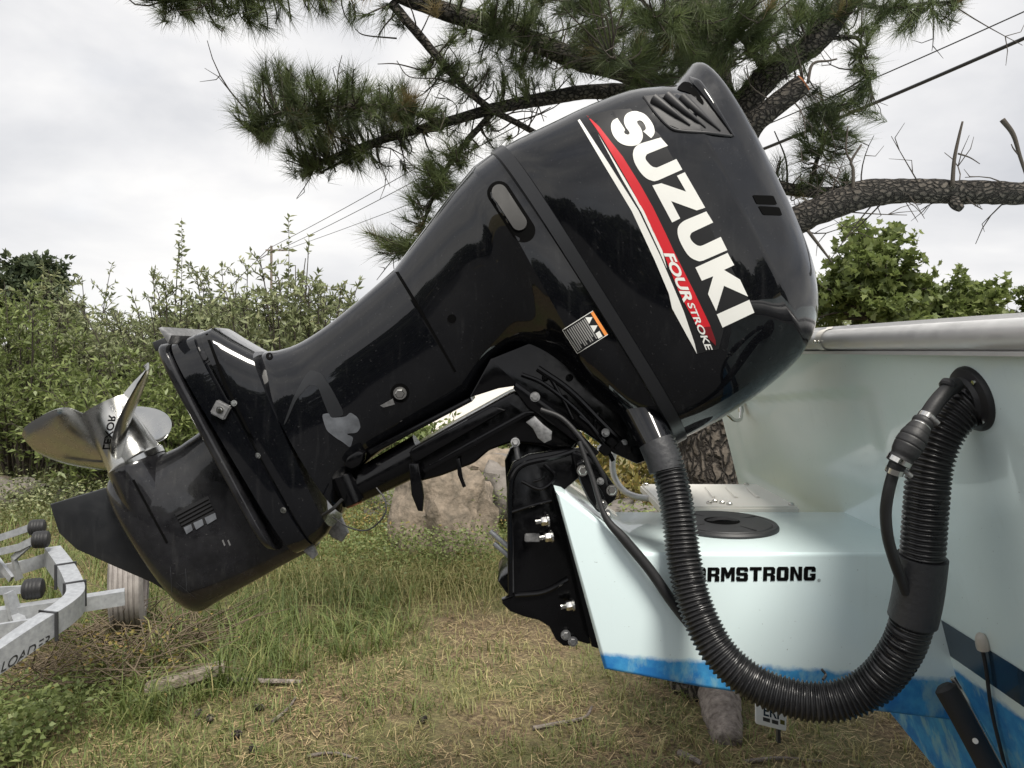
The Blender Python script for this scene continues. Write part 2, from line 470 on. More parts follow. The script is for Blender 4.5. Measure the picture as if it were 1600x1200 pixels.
# ------------------------------------------------------------------ ground
def ground_z(x, y):
    return 0.02 * math.sin(x * 1.3 + 0.6) * math.cos(y * 0.9) + 0.035 * noise.noise(Vector((x * 0.7, y * 0.7, 3.1))) + 0.25 * max(0.0, min(1.0, (y - 6.5) / 6.0)) * max(0.0, min(1.0, (0.3 - x) / 2.5))
def ground_mat():
    m = material('dry_lawn_soil', (0.16, 0.12, 0.06), 0.95)
    N, L = m.node_tree.nodes, m.node_tree.links; b = N['Principled BSDF']
    geo = N.new('ShaderNodeNewGeometry')
    def nz(s, d=8, r=0.65):
        n = N.new('ShaderNodeTexNoise'); n.inputs['Scale'].default_value = s; n.inputs['Detail'].default_value = d; n.inputs['Roughness'].default_value = r
        L.new(geo.outputs['Position'], n.inputs['Vector']); return n.outputs['Fac']
    def ramp(f, els):
        r = N.new('ShaderNodeValToRGB'); e = r.color_ramp.elements
        while len(e) < len(els): e.new(0.5)
        for i, (p, c) in enumerate(els): e[i].position = p; e[i].color = (*c, 1)
        L.new(f, r.inputs[0]); return r.outputs[0]
    a = ramp(nz(55), [(0.32, (0.05, 0.035, 0.02)), (0.5, (0.16, 0.115, 0.062)), (0.68, (0.36, 0.28, 0.15))])
    g = ramp(nz(42), [(0.3, (0.06, 0.07, 0.022)), (0.7, (0.24, 0.23, 0.09))])
    q = N.new('ShaderNodeMix'); q.data_type = 'RGBA'
    f = N.new('ShaderNodeMapRange'); f.inputs[1].default_value = 0.42; f.inputs[2].default_value = 0.62; L.new(nz(1.3, 5), f.inputs[0])
    L.new(f.outputs[0], q.inputs[0]); L.new(a, q.inputs[6]); L.new(g, q.inputs[7]); L.new(q.outputs[2], b.inputs['Base Color'])
    bp = N.new('ShaderNodeBump'); bp.inputs['Strength'].default_value = 0.8; bp.inputs['Distance'].default_value = 0.03
    L.new(nz(70), bp.inputs['Height']); L.new(bp.outputs[0], b.inputs['Normal'])
    return m
gx = np.concatenate([[-600, -200, -60, -25, -14], np.arange(-9, 9.01, 0.15), [14, 25, 60, 200, 600]])
gy = np.concatenate([[-600, -200, -60, -20, -8], np.arange(-3, 15.01, 0.15), [20, 30, 60, 200, 600, 1500]])
GV = np.array([(x, y, ground_z(x, y) if abs(x) < 30 and -10 < y < 40 else (0.0 if x > -2 or y < 6 else 0.25)) for y in gy for x in gx])
GF = [(j * len(gx) + i, j * len(gx) + i + 1, (j + 1) * len(gx) + i + 1, (j + 1) * len(gx) + i) for j in range(len(gy) - 1) for i in range(len(gx) - 1)]
ground = mk('ground', (GV, GF), ground_mat(), kind='structure')
# dark asphalt where the viewer stands
av_ = np.array([(x, y, ground_z(x, y) + 0.03) for y in np.linspace(-25, 1.0, 40) for x in np.linspace(-14, 14, 30)])
mk('asphalt_drive', (av_, [(j * 30 + i, j * 30 + i + 1, (j + 1) * 30 + i + 1, (j + 1) * 30 + i) for j in range(39) for i in range(29)]), material('old_asphalt', (0.055, 0.055, 0.057), 0.9, var=((0.035, 0.035, 0.036), 20, 2), bump=(120, .4)), kind='structure')
# pale gravel drive beyond the shrubs
gv = [(x, y, ground_z(x, y) + 0.03) for y in np.linspace(12.5, 60, 12) for x in np.linspace(-2.2 , 7.5, 12)]
gf = [(j * 12 + i, j * 12 + i + 1, (j + 1) * 12 + i + 1, (j + 1) * 12 + i) for j in range(11) for i in range(11)]
mk('gravel_drive', (np.array(gv), gf), material('pale_gravel', (0.62, 0.58, 0.52), 0.9, var=((0.45, 0.42, 0.37), 14, 2)), kind='structure')

# ------------------------------------------------------------------ boat: hull, rail, motor bracket, platform
boat = thing('boat', 'pale mint boat stern with blue bottom paint, aluminium rail and white swim platform', 'boat', (0.8, YC, 0.5))
def tx(zr): return 0.757 - 0.249 * zr
def transom_pt(Y, zr, out=0.0):
    rec = 0.0
    line = -0.157 + (2.576 - Y) / (2.576 - 1.70) * 0.0735
    s = lambda v: max(0, min(1, v)) ** 2 * (3 - 2 * max(0, min(1, v)))
    rec += 0.008 * s((line - zr) / 0.012) * s((Y - 1.60) / 0.12) * s((2.95 - Y) / 0.2) * s((zr + 0.50) / 0.06)
    rec += 0.008 * s((-0.14 + (1.34 - Y) * 0.1 - zr) / 0.05) * s((1.22 - Y) / 0.05) * s((zr + 0.30) / 0.08)
    return np.array((tx(zr) + rec - out, Y, CAMH + zr))
Ys = np.linspace(0.62, 2.95, 150); NZ = 90
HV, HF = [], []
for Y in Ys:
    dead = abs(Y - YC) * 0.20
    zb = -0.985 + dead
    for k in range(NZ):
        zr = zb + (0.02 - zb) * k / (NZ - 1)
        HV.append(transom_pt(Y, zr))
nT = len(Ys)
for i in range(nT - 1):
    for k in range(NZ - 1):
        HF.append((i * NZ + k, i * NZ + k + 1, (i + 1) * NZ + k + 1, (i + 1) * NZ + k))
# carry the outline forward as sides, bottom and a deck edge
loop = [i * NZ for i in range(nT)] + [(nT - 1) * NZ + k for k in range(1, NZ)] + [i * NZ + NZ - 1 for i in range(nT - 2, -1, -1)] + [k for k in range(NZ - 2, 0, -1)]
b0 = len(HV)
for q in loop:
    v = HV[q]; HV.append(np.array((4.2, v[1], v[2] + 0.12 * (v[2] > 1.5))))
for i in range(len(loop)):
    j = (i + 1) % len(loop)
    HF.append((loop[i], loop[j], b0 + j, b0 + i))
hull = mk('hull', (np.array(HV), HF), M['hull'], boat, sharp=30, fix=True)

def on_transom(Y0, Y1, z0, z1, out):
    V = [transom_pt(Y, z, out) for Y in np.linspace(Y0, Y1, 30) for z in np.linspace(z0, z1, 6)]
    return np.array(V), [(i * 6 + k, i * 6 + k + 1, (i + 1) * 6 + k + 1, (i + 1) * 6 + k) for i in range(29) for k in range(5)]
mk('waterline_stripe', on_transom(0.63, 1.575, -0.634, -0.559, 0.0012), M['navy'], boat)

# gunwale rail: extruded aluminium, half round face with a lower lip
def rail_pts(Y0, Y1, r, zc=0.0235, lip=True):
    prof = [(0.04, 0.034), (0.0, 0.032)] + [(-math.sin(a) * r - 0.004, math.cos(a) * r) for a in np.linspace(0, math.pi, 15)] + ([(-0.004, -r - 0.001), (-0.018, -r - 0.001), (-0.018, -r - 0.008), (0.02, -r - 0.008)] if lip else [(0.02, -r)])
    V, Fc = [], []
    yy = np.linspace(Y0, Y1, 40)
    for Y in yy:
        crown = 0.004 * (1 - ((Y - YC) / 1.16) ** 2)
        for dx, dz in prof: V.append((tx(zc) + dx, Y, CAMH + zc + dz + crown))
    n = len(prof)
    for i in range(len(yy) - 1):
        for k in range(n - 1): Fc.append((i * n + k, i * n + k + 1, (i + 1) * n + k + 1, (i + 1) * n + k))
    return np.array(V), Fc
mk('gunwale_rail', rail_pts(0.62, 2.96, 0.0245), M['alu'], boat, sharp=50)
rc = mk('rail_joint_cover', rail_pts(1.765, 1.80, 0.0268, lip=False), M['white_gel'], boat, sharp=50)
bolt_s = bolt_mesh('screw', 0.0032, 0.002)
for zz in (0.024,):
    for yy in (1.772, 1.793): place('screw', bolt_s, M['steel'], (tx(zz) - 0.0318, yy, CAMH + zz), (-1, 0, 0), boat)
# lifting hook on the far part of the transom
hk = spline([P(1157, 630, 2.62), P(1158, 640, 2.60), P(1157, 655, 2.57), P(1147, 656, 2.56), P(1140, 650, 2.55), P(1134, 646, 2.55)], 6)
mk('transom_hook', tube(hk, 0.006, 10), M['steel'], boat)
mk('hook_plate', box(P(1160, 634, 2.625) + np.array((-0.004, 0, 0)), (0.01, 0.035, 0.05), bevel=0.003), M['steel'], boat)

# motor bracket (an offshore box bolted to the transom)
YB0, YB1 = 1.575, 1.985
prof = [(868, 768), (880, 771), (893, 781), (1003, 864), (1488, 864), (1512, 1130), (1330, 1108), (1100, 1076), (945, 1047)]
BR = prism(prof, YB0, YB0, YB1, bevel=0.026, seg=5)
bracket = mk('motor_bracket', BR, M['bracket'], boat, sharp=40)
bvB = bvh_of(BR)
# heavy block capitals cut from straight strokes: quads in a unit cell
def blk(ch):
    a, b = .30, .70
    o_ = [[(.12, 0), (.88, 0), (.88, .24), (.12, .24)], [(.12, .76), (.88, .76), (.88, 1), (.12, 1)], [(0, .14), (.12, 0), (.12, 1), (0, .86)], [(.12, .05), (.36, .05), (.36, .95), (.12, .95)], [(.64, .05), (.88, .05), (.88, .95), (.64, .95)], [(.88, 0), (1, .14), (1, .86), (.88, 1)]]
    V_ = [[(0, 0), (.34, 0), (.34, 1), (0, 1)]]
    T = {'A': [[(0, 0), (.34, 0), (.34, .84), (.12, 1), (0, .84)], [(.66, 0), (1, 0), (1, .84), (.88, 1), (.66, .84)], [(.12, .76), (.88, .76), (.88, 1), (.12, 1)], [(.3, .3), (.7, .3), (.7, .5), (.3, .5)]],
         'R': V_ + [[(.3, .78), (.86, .78), (.86, 1), (.3, 1)], [(.66, .42), (1, .52), (1, .88), (.86, 1), (.66, .9)], [(.3, .36), (.8, .36), (.9, .56), (.3, .56)], [(.62, 0), (1, 0), (1, .34), (.86, .46), (.62, .42)]],
         'M': [[(0, 0), (.26, 0), (.26, 1), (0, 1)], [(.74, 0), (1, 0), (1, 1), (.74, 1)], [(.2, 1), (.32, 1), (.5, .62), (.5, .22), (.4, .22), (.2, .7)], [(.8, 1), (.68, 1), (.5, .62), (.5, .22), (.6, .22), (.8, .7)]],
         'S': [[(.1, .78), (.9, .78), (1, .86), (.9, 1), (.1, 1), (0, .88)], [(0, .52), (.34, .48), (.34, .9), (0, .9)], [(.06, .40), (.94, .38), (.94, .60), (.06, .62)], [(.66, .1), (1, .1), (1, .48), (.66, .52)], [(.1, 0), (.9, 0), (1, .12), (.9, .22), (.1, .22), (0, .14)], [(0, .12), (.34, .12), (.34, .32), (0, .32)], [(.66, .68), (1, .68), (1, .88), (.66, .88)]],
         'T': [[(0, .76), (1, .76), (1, 1), (0, 1)], [(.33, 0), (.67, 0), (.67, .8), (.33, .8)]],
         'O': o_, 'N': [[(0, 0), (.32, 0), (.32, 1), (0, 1)], [(.68, 0), (1, 0), (1, 1), (.68, 1)], [(.1, 1), (.34, 1), (.9, 0), (.66, 0)]],
         'G': o_[:4] + [[(.64, .62), (1, .62), (1, .86), (.88, 1), (.64, .9)], [(.64, .05), (.88, 0), (1, .14), (1, .5), (.64, .5)], [(.52, .34), (.8, .34), (.8, .5), (.52, .5)]]}
    return T[ch]
x0_, adv = 1084.0, 21.1
for ci, ch in enumerate('ARMSTRONG'):
    w_ = 18.6 if ch != 'M' else 21.5
    parts = [decal([(x0_ + q[0] * w_ + q[1] * .6, 908.5 - ci * .2 - q[1] * 22) for q in st_], bvB, 0.0011 + 0.00002 * k_) for k_, st_ in enumerate(blk(ch))]
    mk('letter', join(*parts), M['void'], bracket); x0_ += adv + (2.5 if ch == 'M' else 0)
mk('registered_mark', text_decal('®', (1277, 909), (5, 0), (0, -5), bvB, off=0.0012, bold=0), M['dark_decal'], bracket)
# round inspection hatch on the deck
hc = np.array((0.506, 1.82, 1.18))
def lathe(c, prof, n=48):
    V, Fc = [], []
    for r, z in prof:
        for k in range(n):
            a = 2 * math.pi * k / n; V.append((c[0] + r * math.cos(a), c[1] + r * math.sin(a), c[2] + z))
    for i in range(len(prof) - 1):
        for k in range(n):
            k2 = (k + 1) % n; Fc.append((i * n + k, i * n + k2, (i + 1) * n + k2, (i + 1) * n + k))
    Fc.append(tuple((len(prof) - 1) * n + k for k in range(n)))
    return np.array(V), Fc
hatch = mk('deck_hatch', lathe(hc, [(0.131, 0.0), (0.131, 0.006), (0.127, 0.011), (0.119, 0.011), (0.116, 0.008), (0.113, 0.012), (0.06, 0.0135), (0.03, 0.0135)]), M['plastic'], boat)
mk('hatch_handle', tube(spline([hc + (-0.036, 0, 0.011), hc + (-0.012, -0.004, 0.018), hc + (0.012, -0.004, 0.018), hc + (0.036, 0, 0.011)], 5), 0.006, 8), M['plastic'], hatch)
mk('handle_recess', lathe(hc + np.array((0, 0.0, 0.0138)), [(0.042, 0), (0.04, 0.0006)]), M['void'], hatch)
for a in (0.5, 2.1, 3.7, 5.2):
    d = np.array((math.cos(a), math.sin(a), 0))
    mk('hatch_rib', box(hc + d * 0.085 + np.array((0, 0, 0.0125)), (0.05, 0.006, 0.003), Matrix.Rotation(a, 3, 'Z'), 0.001), M['plastic'], hatch)
# swim platform
pl = mk('swim_platform', box((0.578, 2.165, 1.178), (0.365, 0.345, 0.028), bevel=0.006), M['white_gel'], boat)
for k in range(5): mk('grip_rib', box((0.45 + k * 0.062, 2.19, 1.1935), (0.012, 0.16, 0.005), Matrix.Rotation(-0.12, 3, 'Z'), 0.002), M['white_gel'], pl)
bolt_p = bolt_mesh('platform_bolt', 0.006, 0.005)
for x, y in ((0.41, 2.02), (0.58, 2.015), (0.745, 2.015), (0.72, 2.32), (0.55, 2.05), (0.53, 2.03), (0.565, 2.032), (0.41, 2.31)): place('platform_bolt', bolt_p, M['steel'], (x, y, 1.194), (0, 0, 1), pl)
mk('platform_brace', cyl((0.42, 2.2, 1.16), (0.83, 2.2, 0.92), 0.016), M['alu'], boat)
lad = spline([P(962, 700, 2.25), P(957, 722, 2.25), P(960, 745, 2.24), P(972, 764, 2.22), P(990, 775, 2.2), P(1015, 779, 2.2)], 8)
mk('boarding_rail', tube(lad, 0.0095, 12), M['alu'], boat)
# trim tab and sensor cable at the lower right of the transom
tabp = [P(1474, 1070, 1.44), P(1500, 1115, 1.43), P(1535, 1180, 1.42), P(1580, 1265, 1.40)]
mk('trim_tab', tube(spline(tabp, 8), np.r_[0.012, np.full(23, 0.021), 0.02], 12, flat=0.62), M['rubber'], boat)
mk('trim_tab_edge', tube(spline([p + np.array((0.021, 0.006, 0.012)) for p in tabp], 6), 0.0055, 8), M['steel'], boat)
tb = np.array(P(1518, 1150, 1.425)) + np.array((-0.004, -0.018, 0.0))
place('tab_rivet', bolt_mesh('tab_rivet', 0.0035, 0.003), M['white_gel'], tb, (-0.3, -1, 0.2), boat)
def tpt(px, py):
    X, Z = (px - 800) / F, -(py - HZ) / F
    z = 0.757 / (X + 0.249 * Z); return transom_pt(z, Z * z, 0.008)
mk('sensor_cable', tube(spline([tpt(1540, 1005), tpt(1548, 1050), tpt(1556, 1110), tpt(1575, 1190), tpt(1600, 1290)], 6), 0.0036, 8), M['rubber'], boat)
cv = [tpt(1536, 988), tpt(1540, 998), tpt(1543, 1014)]
mk('cable_cover', tube(spline(cv, 5), [0.002, 0.006, 0.008, 0.0095, 0.0105, 0.011, 0.0115, 0.012, 0.012, 0.012, 0.0115], 10), M['clear'], boat)

# ------------------------------------------------------------------ outboard motor
motor = thing('outboard_motor', 'large black outboard motor tilted up on the bracket, white and red lettering on its cowling', 'outboard motor', (0.2, YC, 1.0))
cowl_rows = [
 (775, 237, 1060, 690, .206, 3.4), (800, 223, 1090, 676, .222, 3.5), (850, 199, 1126, 655, .234, 3.6), (905, 173, 1164, 629, .240, 3.6), (960, 153, 1202, 597, .240, 3.6),
 (1008, 147, 1224, 574, .236, 3.6, 1), (1032, 143, 1242, 546, .220, 3.4), (1052, 124, 1254, 515, .202, 3.2), (1073, 105, 1258, 488, .178, 3.0), (1096, 127, 1259, 460, .148, 2.7),
 (1120, 176, 1250, 434, .114, 2.5), (1147, 238, 1232, 404, .074, 2.3), (1170, 290, 1210, 364, .03, 2.0)]
COWL = loft(cowl_rows, 6)
cowling = mk('cowling', COWL, M['paint'], motor, sharp=24)
low_rows = [
 (768, 240, 1048, 692, .202, 2.9), (752, 251, 990, 672, .203, 2.8), (736, 263, 938, 632, .200, 2.8, 1), (716, 288, 885, 582, .168, 2.7), (692, 318, 842, 556, .150, 2.6), (666, 354, 805, 552, .132, 2.6),
 (640, 389, 768, 578, .116, 2.6), (617, 420, 739, 619, .1025, 2.6)]
LOWC = loft(low_rows, 6)
lower = mk('lower_cowling', LOWC, M['paint'], motor, sharp=24)
mid_rows = [
 (617, 420, 739, 619, .1025, 2.6), (585, 448, 702, 643, .098, 2.5), (545, 482, 660, 667, .094, 2.5), (505, 513, 620, 690, .092, 2.5), (467, 536, 587, 712, .094, 2.4), (437, 546, 562, 737, .097, 2.4),
 (416, 549, 545, 772, .098, 2.4), (404, 560, 538, 800, .098, 2.4)]
MIDC = loft(mid_rows, 6)
mid = mk('drive_shaft_housing', MIDC, M['paint'], motor, sharp=24)
EXT = loft([(408, 546, 528, 818, .100, 5), (375, 527, 522, 828, .103, 5), (343, 507, 512, 838, .106, 5, 1), (327, 513, 507, 842, .106, 5, 1), (325.5, 513.5, 506.5, 842.5, .096, 5, 1), (319, 516, 504, 845, .096, 5, 1), (317.5, 516.5, 503.5, 845.5, .108, 5, 1), (300, 523, 492, 851, .110, 5), (284, 529, 478, 857, .110, 5)], 3)
ext = mk('extension_housing', EXT, M['paint'], motor, sharp=24)
# anti-ventilation plate: a wide thin plate with rounded aft end
AV = loft([(283, 529, 452, 850, .1085, 7), (279, 528, 450, 850, .114, 7), (270, 529, 442, 849, .114, 7), (267, 533, 438, 848, .108, 7)], 3)
mk('anti_ventilation_plate', AV, M['paint_low'], motor, sharp=30)
LEG = loft([(285, 600, 498, 850, .066, 2.8), (322, 657, 492, 856, .060, 2.6), (290, 690, 468, 869, .060, 2.5), (260, 706, 440, 884, .064, 2.4), (236, 715, 405, 904, .072, 2.3), (208, 726, 372, 922, .079, 2.3), (184, 738, 342, 939, .079, 2.3), (172, 752, 318, 953, .070, 2.3), (174, 770, 296, 950, .052, 2.2), (184, 795, 276, 930, .028, 2.1), (198, 820, 264, 905, .013, 2.0)], 6)
TOR = loft([(257, 704, 169, 742, .076, 2.0), (262, 711, 173, 752, .079, 2.0), (278, 738, 184, 778, .080, 2.0), (300, 785, 203, 824, .074, 2.0), (315, 830, 226, 860, .055, 2.0)], 6)
gear = mk('gearcase', LEG, M['paint_low'], motor, sharp=30)
torp = mk('gearcase_torpedo', TOR, M['paint_low'], motor, sharp=30)
mk('skeg', prism([(80, 787), (178, 758), (215, 800), (262, 890), (285, 938), (240, 910), (180, 884), (122, 858), (94, 832)], YC, YC - 0.009, YC + 0.009, bevel=0.006, seg=2), M['skeg'], motor)
# aft tip of the plate: trim tab under it and the pale worn corner
mk('plate_tip', prism([(252, 513), (258, 511), (274, 524), (268, 538)], YC - 0.11, YC - 0.128, YC + 0.10, bevel=0.004), M['zinc'], motor, label='pale worn corner of the plate')
mk('trim_fin', prism([(243, 535), (262, 528), (272, 545), (248, 549)], YC, YC - 0.02, YC + 0.02, bevel=0.004), M['skeg'], motor)
mk('intake_blade', prism([(493, 793), (512, 780), (530, 800), (545, 832), (535, 846), (518, 838)], YC + 0.05, YC + 0.04, YC + 0.06, bevel=0.004), M['zinc'], motor, label='pale metal blade behind the leading edge')
mk('leading_fin', prism([(480, 850), (496, 842), (503, 860), (497, 866)], YC, YC - 0.05, YC - 0.03, bevel=0.003), M['zinc'], motor)
bvG = bvh_of(LEG, TOR); bvE = bvh_of(EXT, AV); bvMid = bvh_of(MIDC, LOWC); bvL = bvh_of(LOWC); bvC = bvh_of(COWL)
# water intake grille
zg = lambda x, y: (60 + x / 3.2, 660 + y / 3.2)
gr = mk('intake_grille', decal([zg(680, 455), zg(850, 365), zg(892, 485), zg(735, 548)], bvG, 0.0015), M['dark_decal'], gear)
for k in range(4):
    a, b = np.array(zg(690, 468)) + np.array((2.6, 5.2)) * k, np.array(zg(852, 382)) + np.array((2.6, 5.2)) * k
    d = np.array((1.0, 2.0))
    mk('grille_slot', decal([tuple(a), tuple(b), tuple(b + d), tuple(a + d)], bvG, 0.0022), M['void'], gear)
for a, b in ((728, 765), (776, 820), (832, 885)):
    f = lambda x: 525 - (x - 728) * 0.47
    mk('grille_window', decal([zg(a, f(a)), zg(b, f(b)), zg(b + 8, f(b) + 38 - 8), zg(a + 14, f(a) + 34)], bvG, 0.0024), M['primer'], gear)
for a in (918, 945): mk('casting_mark', decal([zg(a, 590), zg(a + 7, 585), zg(a + 18, 612), zg(a + 12, 618)], bvG, 0.0015), M['zinc'], gear)
mk('torpedo_groove', decal([zg(470, 290), zg(480, 285), zg(650, 600), zg(640, 606)], bvG, 0.0012), M['void'], torp)
for (a, b, c, d) in ((660, 720, 668, 850), (735, 730, 742, 840), (690, 800, 790, 880), (760, 845, 850, 880), (700, 760, 770, 740), (830, 900, 930, 850)):
    mk('scratch', decal([zg(a, b), zg(a + 3, b), zg(c + 2, d), zg(c, d)], bvG, 0.0012), M['scuff'], torp)
# spine details: slot, bolt, anode plate
z1 = lambda x, y: (x / 4, 480 + y / 4)
for q in ([(1285, 170), (1300, 165), (1420, 480), (1600, 850), (1590, 860), (1400, 490)],):
    mk('side_slot', decal([z1(*p) for p in q], bvE, 0.0012), M['void'], ext)
bolt_b = bolt_mesh('housing_bolt', 0.012, 0.006)
def on(bv, px, py):
    loc, nor, i, d = hit(bv, px, py)
    n = nor if nor.dot(CAMP - loc) > 0 else -nor
    return np.array(loc), n
l, n = on(bvE, 320, 557); place('housing_bolt', bolt_b, M['paint_low'], l, n, motor)
an = mk('anode', box(on(bvE, 347, 640)[0] + np.array((0, -0.006, 0)), (0.036, 0.012, 0.034), Matrix.Rotation(math.radians(28), 3, 'Y'), 0.003), M['zinc'], motor)
l, n = on(bvE, 347, 640); place('anode_bolt', bolt_mesh('anode_bolt', 0.006, 0.005), M['steel'], l + np.array((0, -0.012, 0)), (0, -1, 0), motor)
bsm = bolt_mesh('small_bolt', 0.005, 0.005)
for px, py in ((366, 630), (403, 712), (443, 797)):
    h = hit(bvE, px, py)
    if h[0] is not None: place('small_bolt', bsm, M['steel'], np.array(h[0]), (0.1, -1, 0.1), motor)
# panel joint lines
for poly in ([(614, 419), (618, 417), (660, 486), (713, 580), (710, 582), (656, 488)],):
    mk('panel_joint', decal(poly, bvMid, 0.001, 8), M['void'], lower)
# primer patch on the housing, and a reflection painted as a lighter band
def zz4(x, y): return (400 + x / 4, 560 + y / 4)
mk('primer_patch', decal(round_poly([zz4(410, 350), zz4(455, 340), zz4(470, 372), zz4(560, 365), zz4(590, 335), zz4(640, 370), zz4(655, 430), zz4(630, 465), zz4(560, 470), zz4(610, 490), zz4(590, 560), zz4(540, 520), zz4(505, 500), zz4(440, 450)], 3), bvMid, 0.0012, 10), M['primer'], mid, label='grey primer patch')
M['sheen'] = material('painted_sheen', (0.015, 0.016, 0.018), 0.3, spec=0.5)  # lighter black imitating a reflection on the housing; no boss is modelled
mk('painted_sheen_band', decal(round_poly([zz4(340, 70), zz4(410, 90), zz4(480, 200), zz4(560, 355), zz4(465, 375), zz4(430, 290), zz4(385, 170), zz4(330, 165), zz4(250, 260), zz4(190, 400), zz4(170, 420), zz4(230, 250), zz4(300, 120)], 3), bvMid, 0.0010, 10), M['sheen'], mid, label='reflected sheen painted as a lighter band')
# plug bolt, hole and flush nozzle
l, n = on(bvMid, 625, 614); place('flush_plug', bolt_mesh('flush_plug', 0.011, 0.010), M['steel'], l, n, motor)
mk('plug_ring', decal([(625 + 15 * math.cos(a), 614 + 15 * math.sin(a)) for a in np.linspace(0, 2 * math.pi, 16, endpoint=False)], bvMid, 0.0013), M['void'], mid)
mk('nozzle_fin', decal([(594, 633), (614, 622), (617, 631), (600, 636)], bvMid, 0.004), M['zinc'], mid)
for px, py, r in ((421, 557, 5.5), (706, 498, 7)):
    mk('access_hole', decal([(px + r * math.cos(a), py + r * math.sin(a)) for a in np.linspace(0, 2 * math.pi, 14, endpoint=False)], bvMid, 0.0013), M['void'], mid)
# trim strip between the cowlings
STRIP = loft([(763, 243, 1049, 699, .200, 3.3), (762, 240, 1051, 698, .2105, 3.3, 1), (777, 231, 1066, 690, .2125, 3.4, 1), (780, 233, 1064, 687, .200, 3.4)], 3)
mk('trim_strip', STRIP, M['trim'], motor, sharp=24)
# oval inspection lens
def oval(cx, cy, ang, L_, w, n=12):
    u = np.array((math.cos(ang), math.sin(ang))); v = np.array((-u[1], u[0])); out = []
    for k in range(n + 1):
        a = -math.pi / 2 + math.pi * k / n; out.append(np.array((cx, cy)) + u * (L_ + w * math.cos(a)) + v * w * math.sin(a))
    for k in range(n + 1):
        a = math.pi / 2 + math.pi * k / n; out.append(np.array((cx, cy)) + u * (-L_ + w * math.cos(a)) + v * w * math.sin(a))
    return [tuple(p) for p in out]
oa = math.radians(57)
mk('lens_recess', decal(oval(799, 331, oa, 35, 18.5), bvh_of(LOWC, COWL), 0.001), M['void'], lower)
mk('inspection_lens', decal(oval(796, 325, oa, 28, 12), bvh_of(LOWC, COWL), 0.004), M['lens'], lower)
# warning label
WL = lambda x, y: (860 + x * 120 / 1600, 470 + y * 90 / 1200)
bvLC = bvh_of(LOWC, COWL)
wl_ = mk('warning_label', decal([WL(265, 600), WL(880, 210), WL(1195, 700), WL(575, 1085)], bvLC, 0.0012), M['dark_decal'], lower)
mk('label_band', decal([WL(830, 245), WL(885, 212), WL(1195, 700), WL(1135, 735)], bvLC, 0.002), M['orange'], lower)
for k in range(11):
    a0 = np.array(WL(300, 620)) + (np.array(WL(560, 1010)) - np.array(WL(300, 620))) * 0.0
    e0 = np.array(WL(700, 385)) ; s0 = np.array(WL(310, 630)); dn = (np.array(WL(575, 1060)) - np.array(WL(265, 600)))
    o_ = np.array((0.0, 0.0))
    t0 = 0.02 + k * 0.079
    du = np.array(WL(725, 360)) - np.array(WL(300, 625)); dd = np.array(WL(1000, 800)) - np.array(WL(725, 370))
    a = np.array(WL(305, 625)) + du * (k / 11.0)
    ln = dd * (0.95 if k % 3 else 0.8) if k > 1 else dd * 0.98
    w = du * 0.045
    mk('label_text', decal([tuple(a), tuple(a + w), tuple(a + w + ln), tuple(a + ln)], bvLC, 0.002), M['label_grey'], lower)
for q in ([(720, 345), (875, 340), (805, 485)], [(825, 515), (980, 510), (905, 655)], [(935, 680), (1020, 625), (1085, 740), (1000, 790)]):
    mk('label_symbol', decal([WL(*p) for p in q], bvLC, 0.0024), M['white_decal'], lower)
for p, q in (((265, 600), (575, 1085)), ((575, 1085), (1195, 700)), ((265, 600), (880, 212))):
    a, b = np.array(WL(*p)), np.array(WL(*q)); t = (b - a) / np.linalg.norm(b - a); nn = np.array((-t[1], t[0])) * 0.5
    mk('label_border', decal([tuple(a - nn), tuple(b - nn), tuple(b + nn), tuple(a + nn)], bvLC, 0.0026), M['white_decal'], lower)

# cowling graphics, each its own cut of vinyl
Z1 = lambda p: (900 + p[0] * .1875, 140 + p[1] * .1875)
Z2 = lambda p: (980 + p[0] * .1875, 330 + p[1] * .1875)
mk('decal_backing', decal([(917, 181), (955, 172), (985, 170), (1032, 212), (1075, 290), (1130, 395), (1180, 488), (1131, 512), (1123, 545), (1088, 553), (1050, 480), (1003, 330), (960, 250)], bvC, 0.0007), M['dark_decal'], cowling)
S_ = [(345, 240), (312, 258), (293, 295), (297, 350), (322, 402), (362, 444), (418, 468), (475, 472), (525, 455), (552, 415), (555, 372), (540, 325), (512, 285), (508, 268), (525, 260), (548, 265), (572, 295), (582, 325), (572, 343), (558, 350), (625, 408), (645, 385), (655, 350), (645, 305), (620, 260), (585, 220), (545, 195), (490, 183), (440, 195), (408, 225), (400, 270), (415, 315), (440, 350), (448, 368), (435, 380), (412, 373), (400, 355), (405, 330)]
U_ = [(705, 402), (575, 440), (520, 460), (485, 495), (474, 545), (488, 610), (528, 680), (575, 732), (625, 758), (685, 757), (885, 668), (835, 580), (690, 645), (660, 650), (630, 640), (595, 605), (578, 575), (585, 550), (610, 532), (765, 470)]
Zl = [(905, 690), (1075, 985), (1005, 1008), (792, 930), (867, 1075), (800, 1108), (635, 800), (710, 782), (917, 852), (840, 720)]
U2 = [(658, 3), (520, 60), (460, 90), (425, 130), (419, 185), (438, 250), (480, 330), (520, 380), (570, 408), (632, 412), (832, 325), (778, 215), (640, 280), (600, 290), (565, 275), (535, 245), (522, 215), (530, 190), (555, 170), (715, 95)]
K_ = [(835, 348), (890, 450), (805, 490), (938, 570), (1005, 712), (805, 622), (740, 832), (672, 690), (715, 542), (620, 580), (567, 470)]
I_ = [(1015, 738), (1057, 845), (793, 970), (745, 860)]
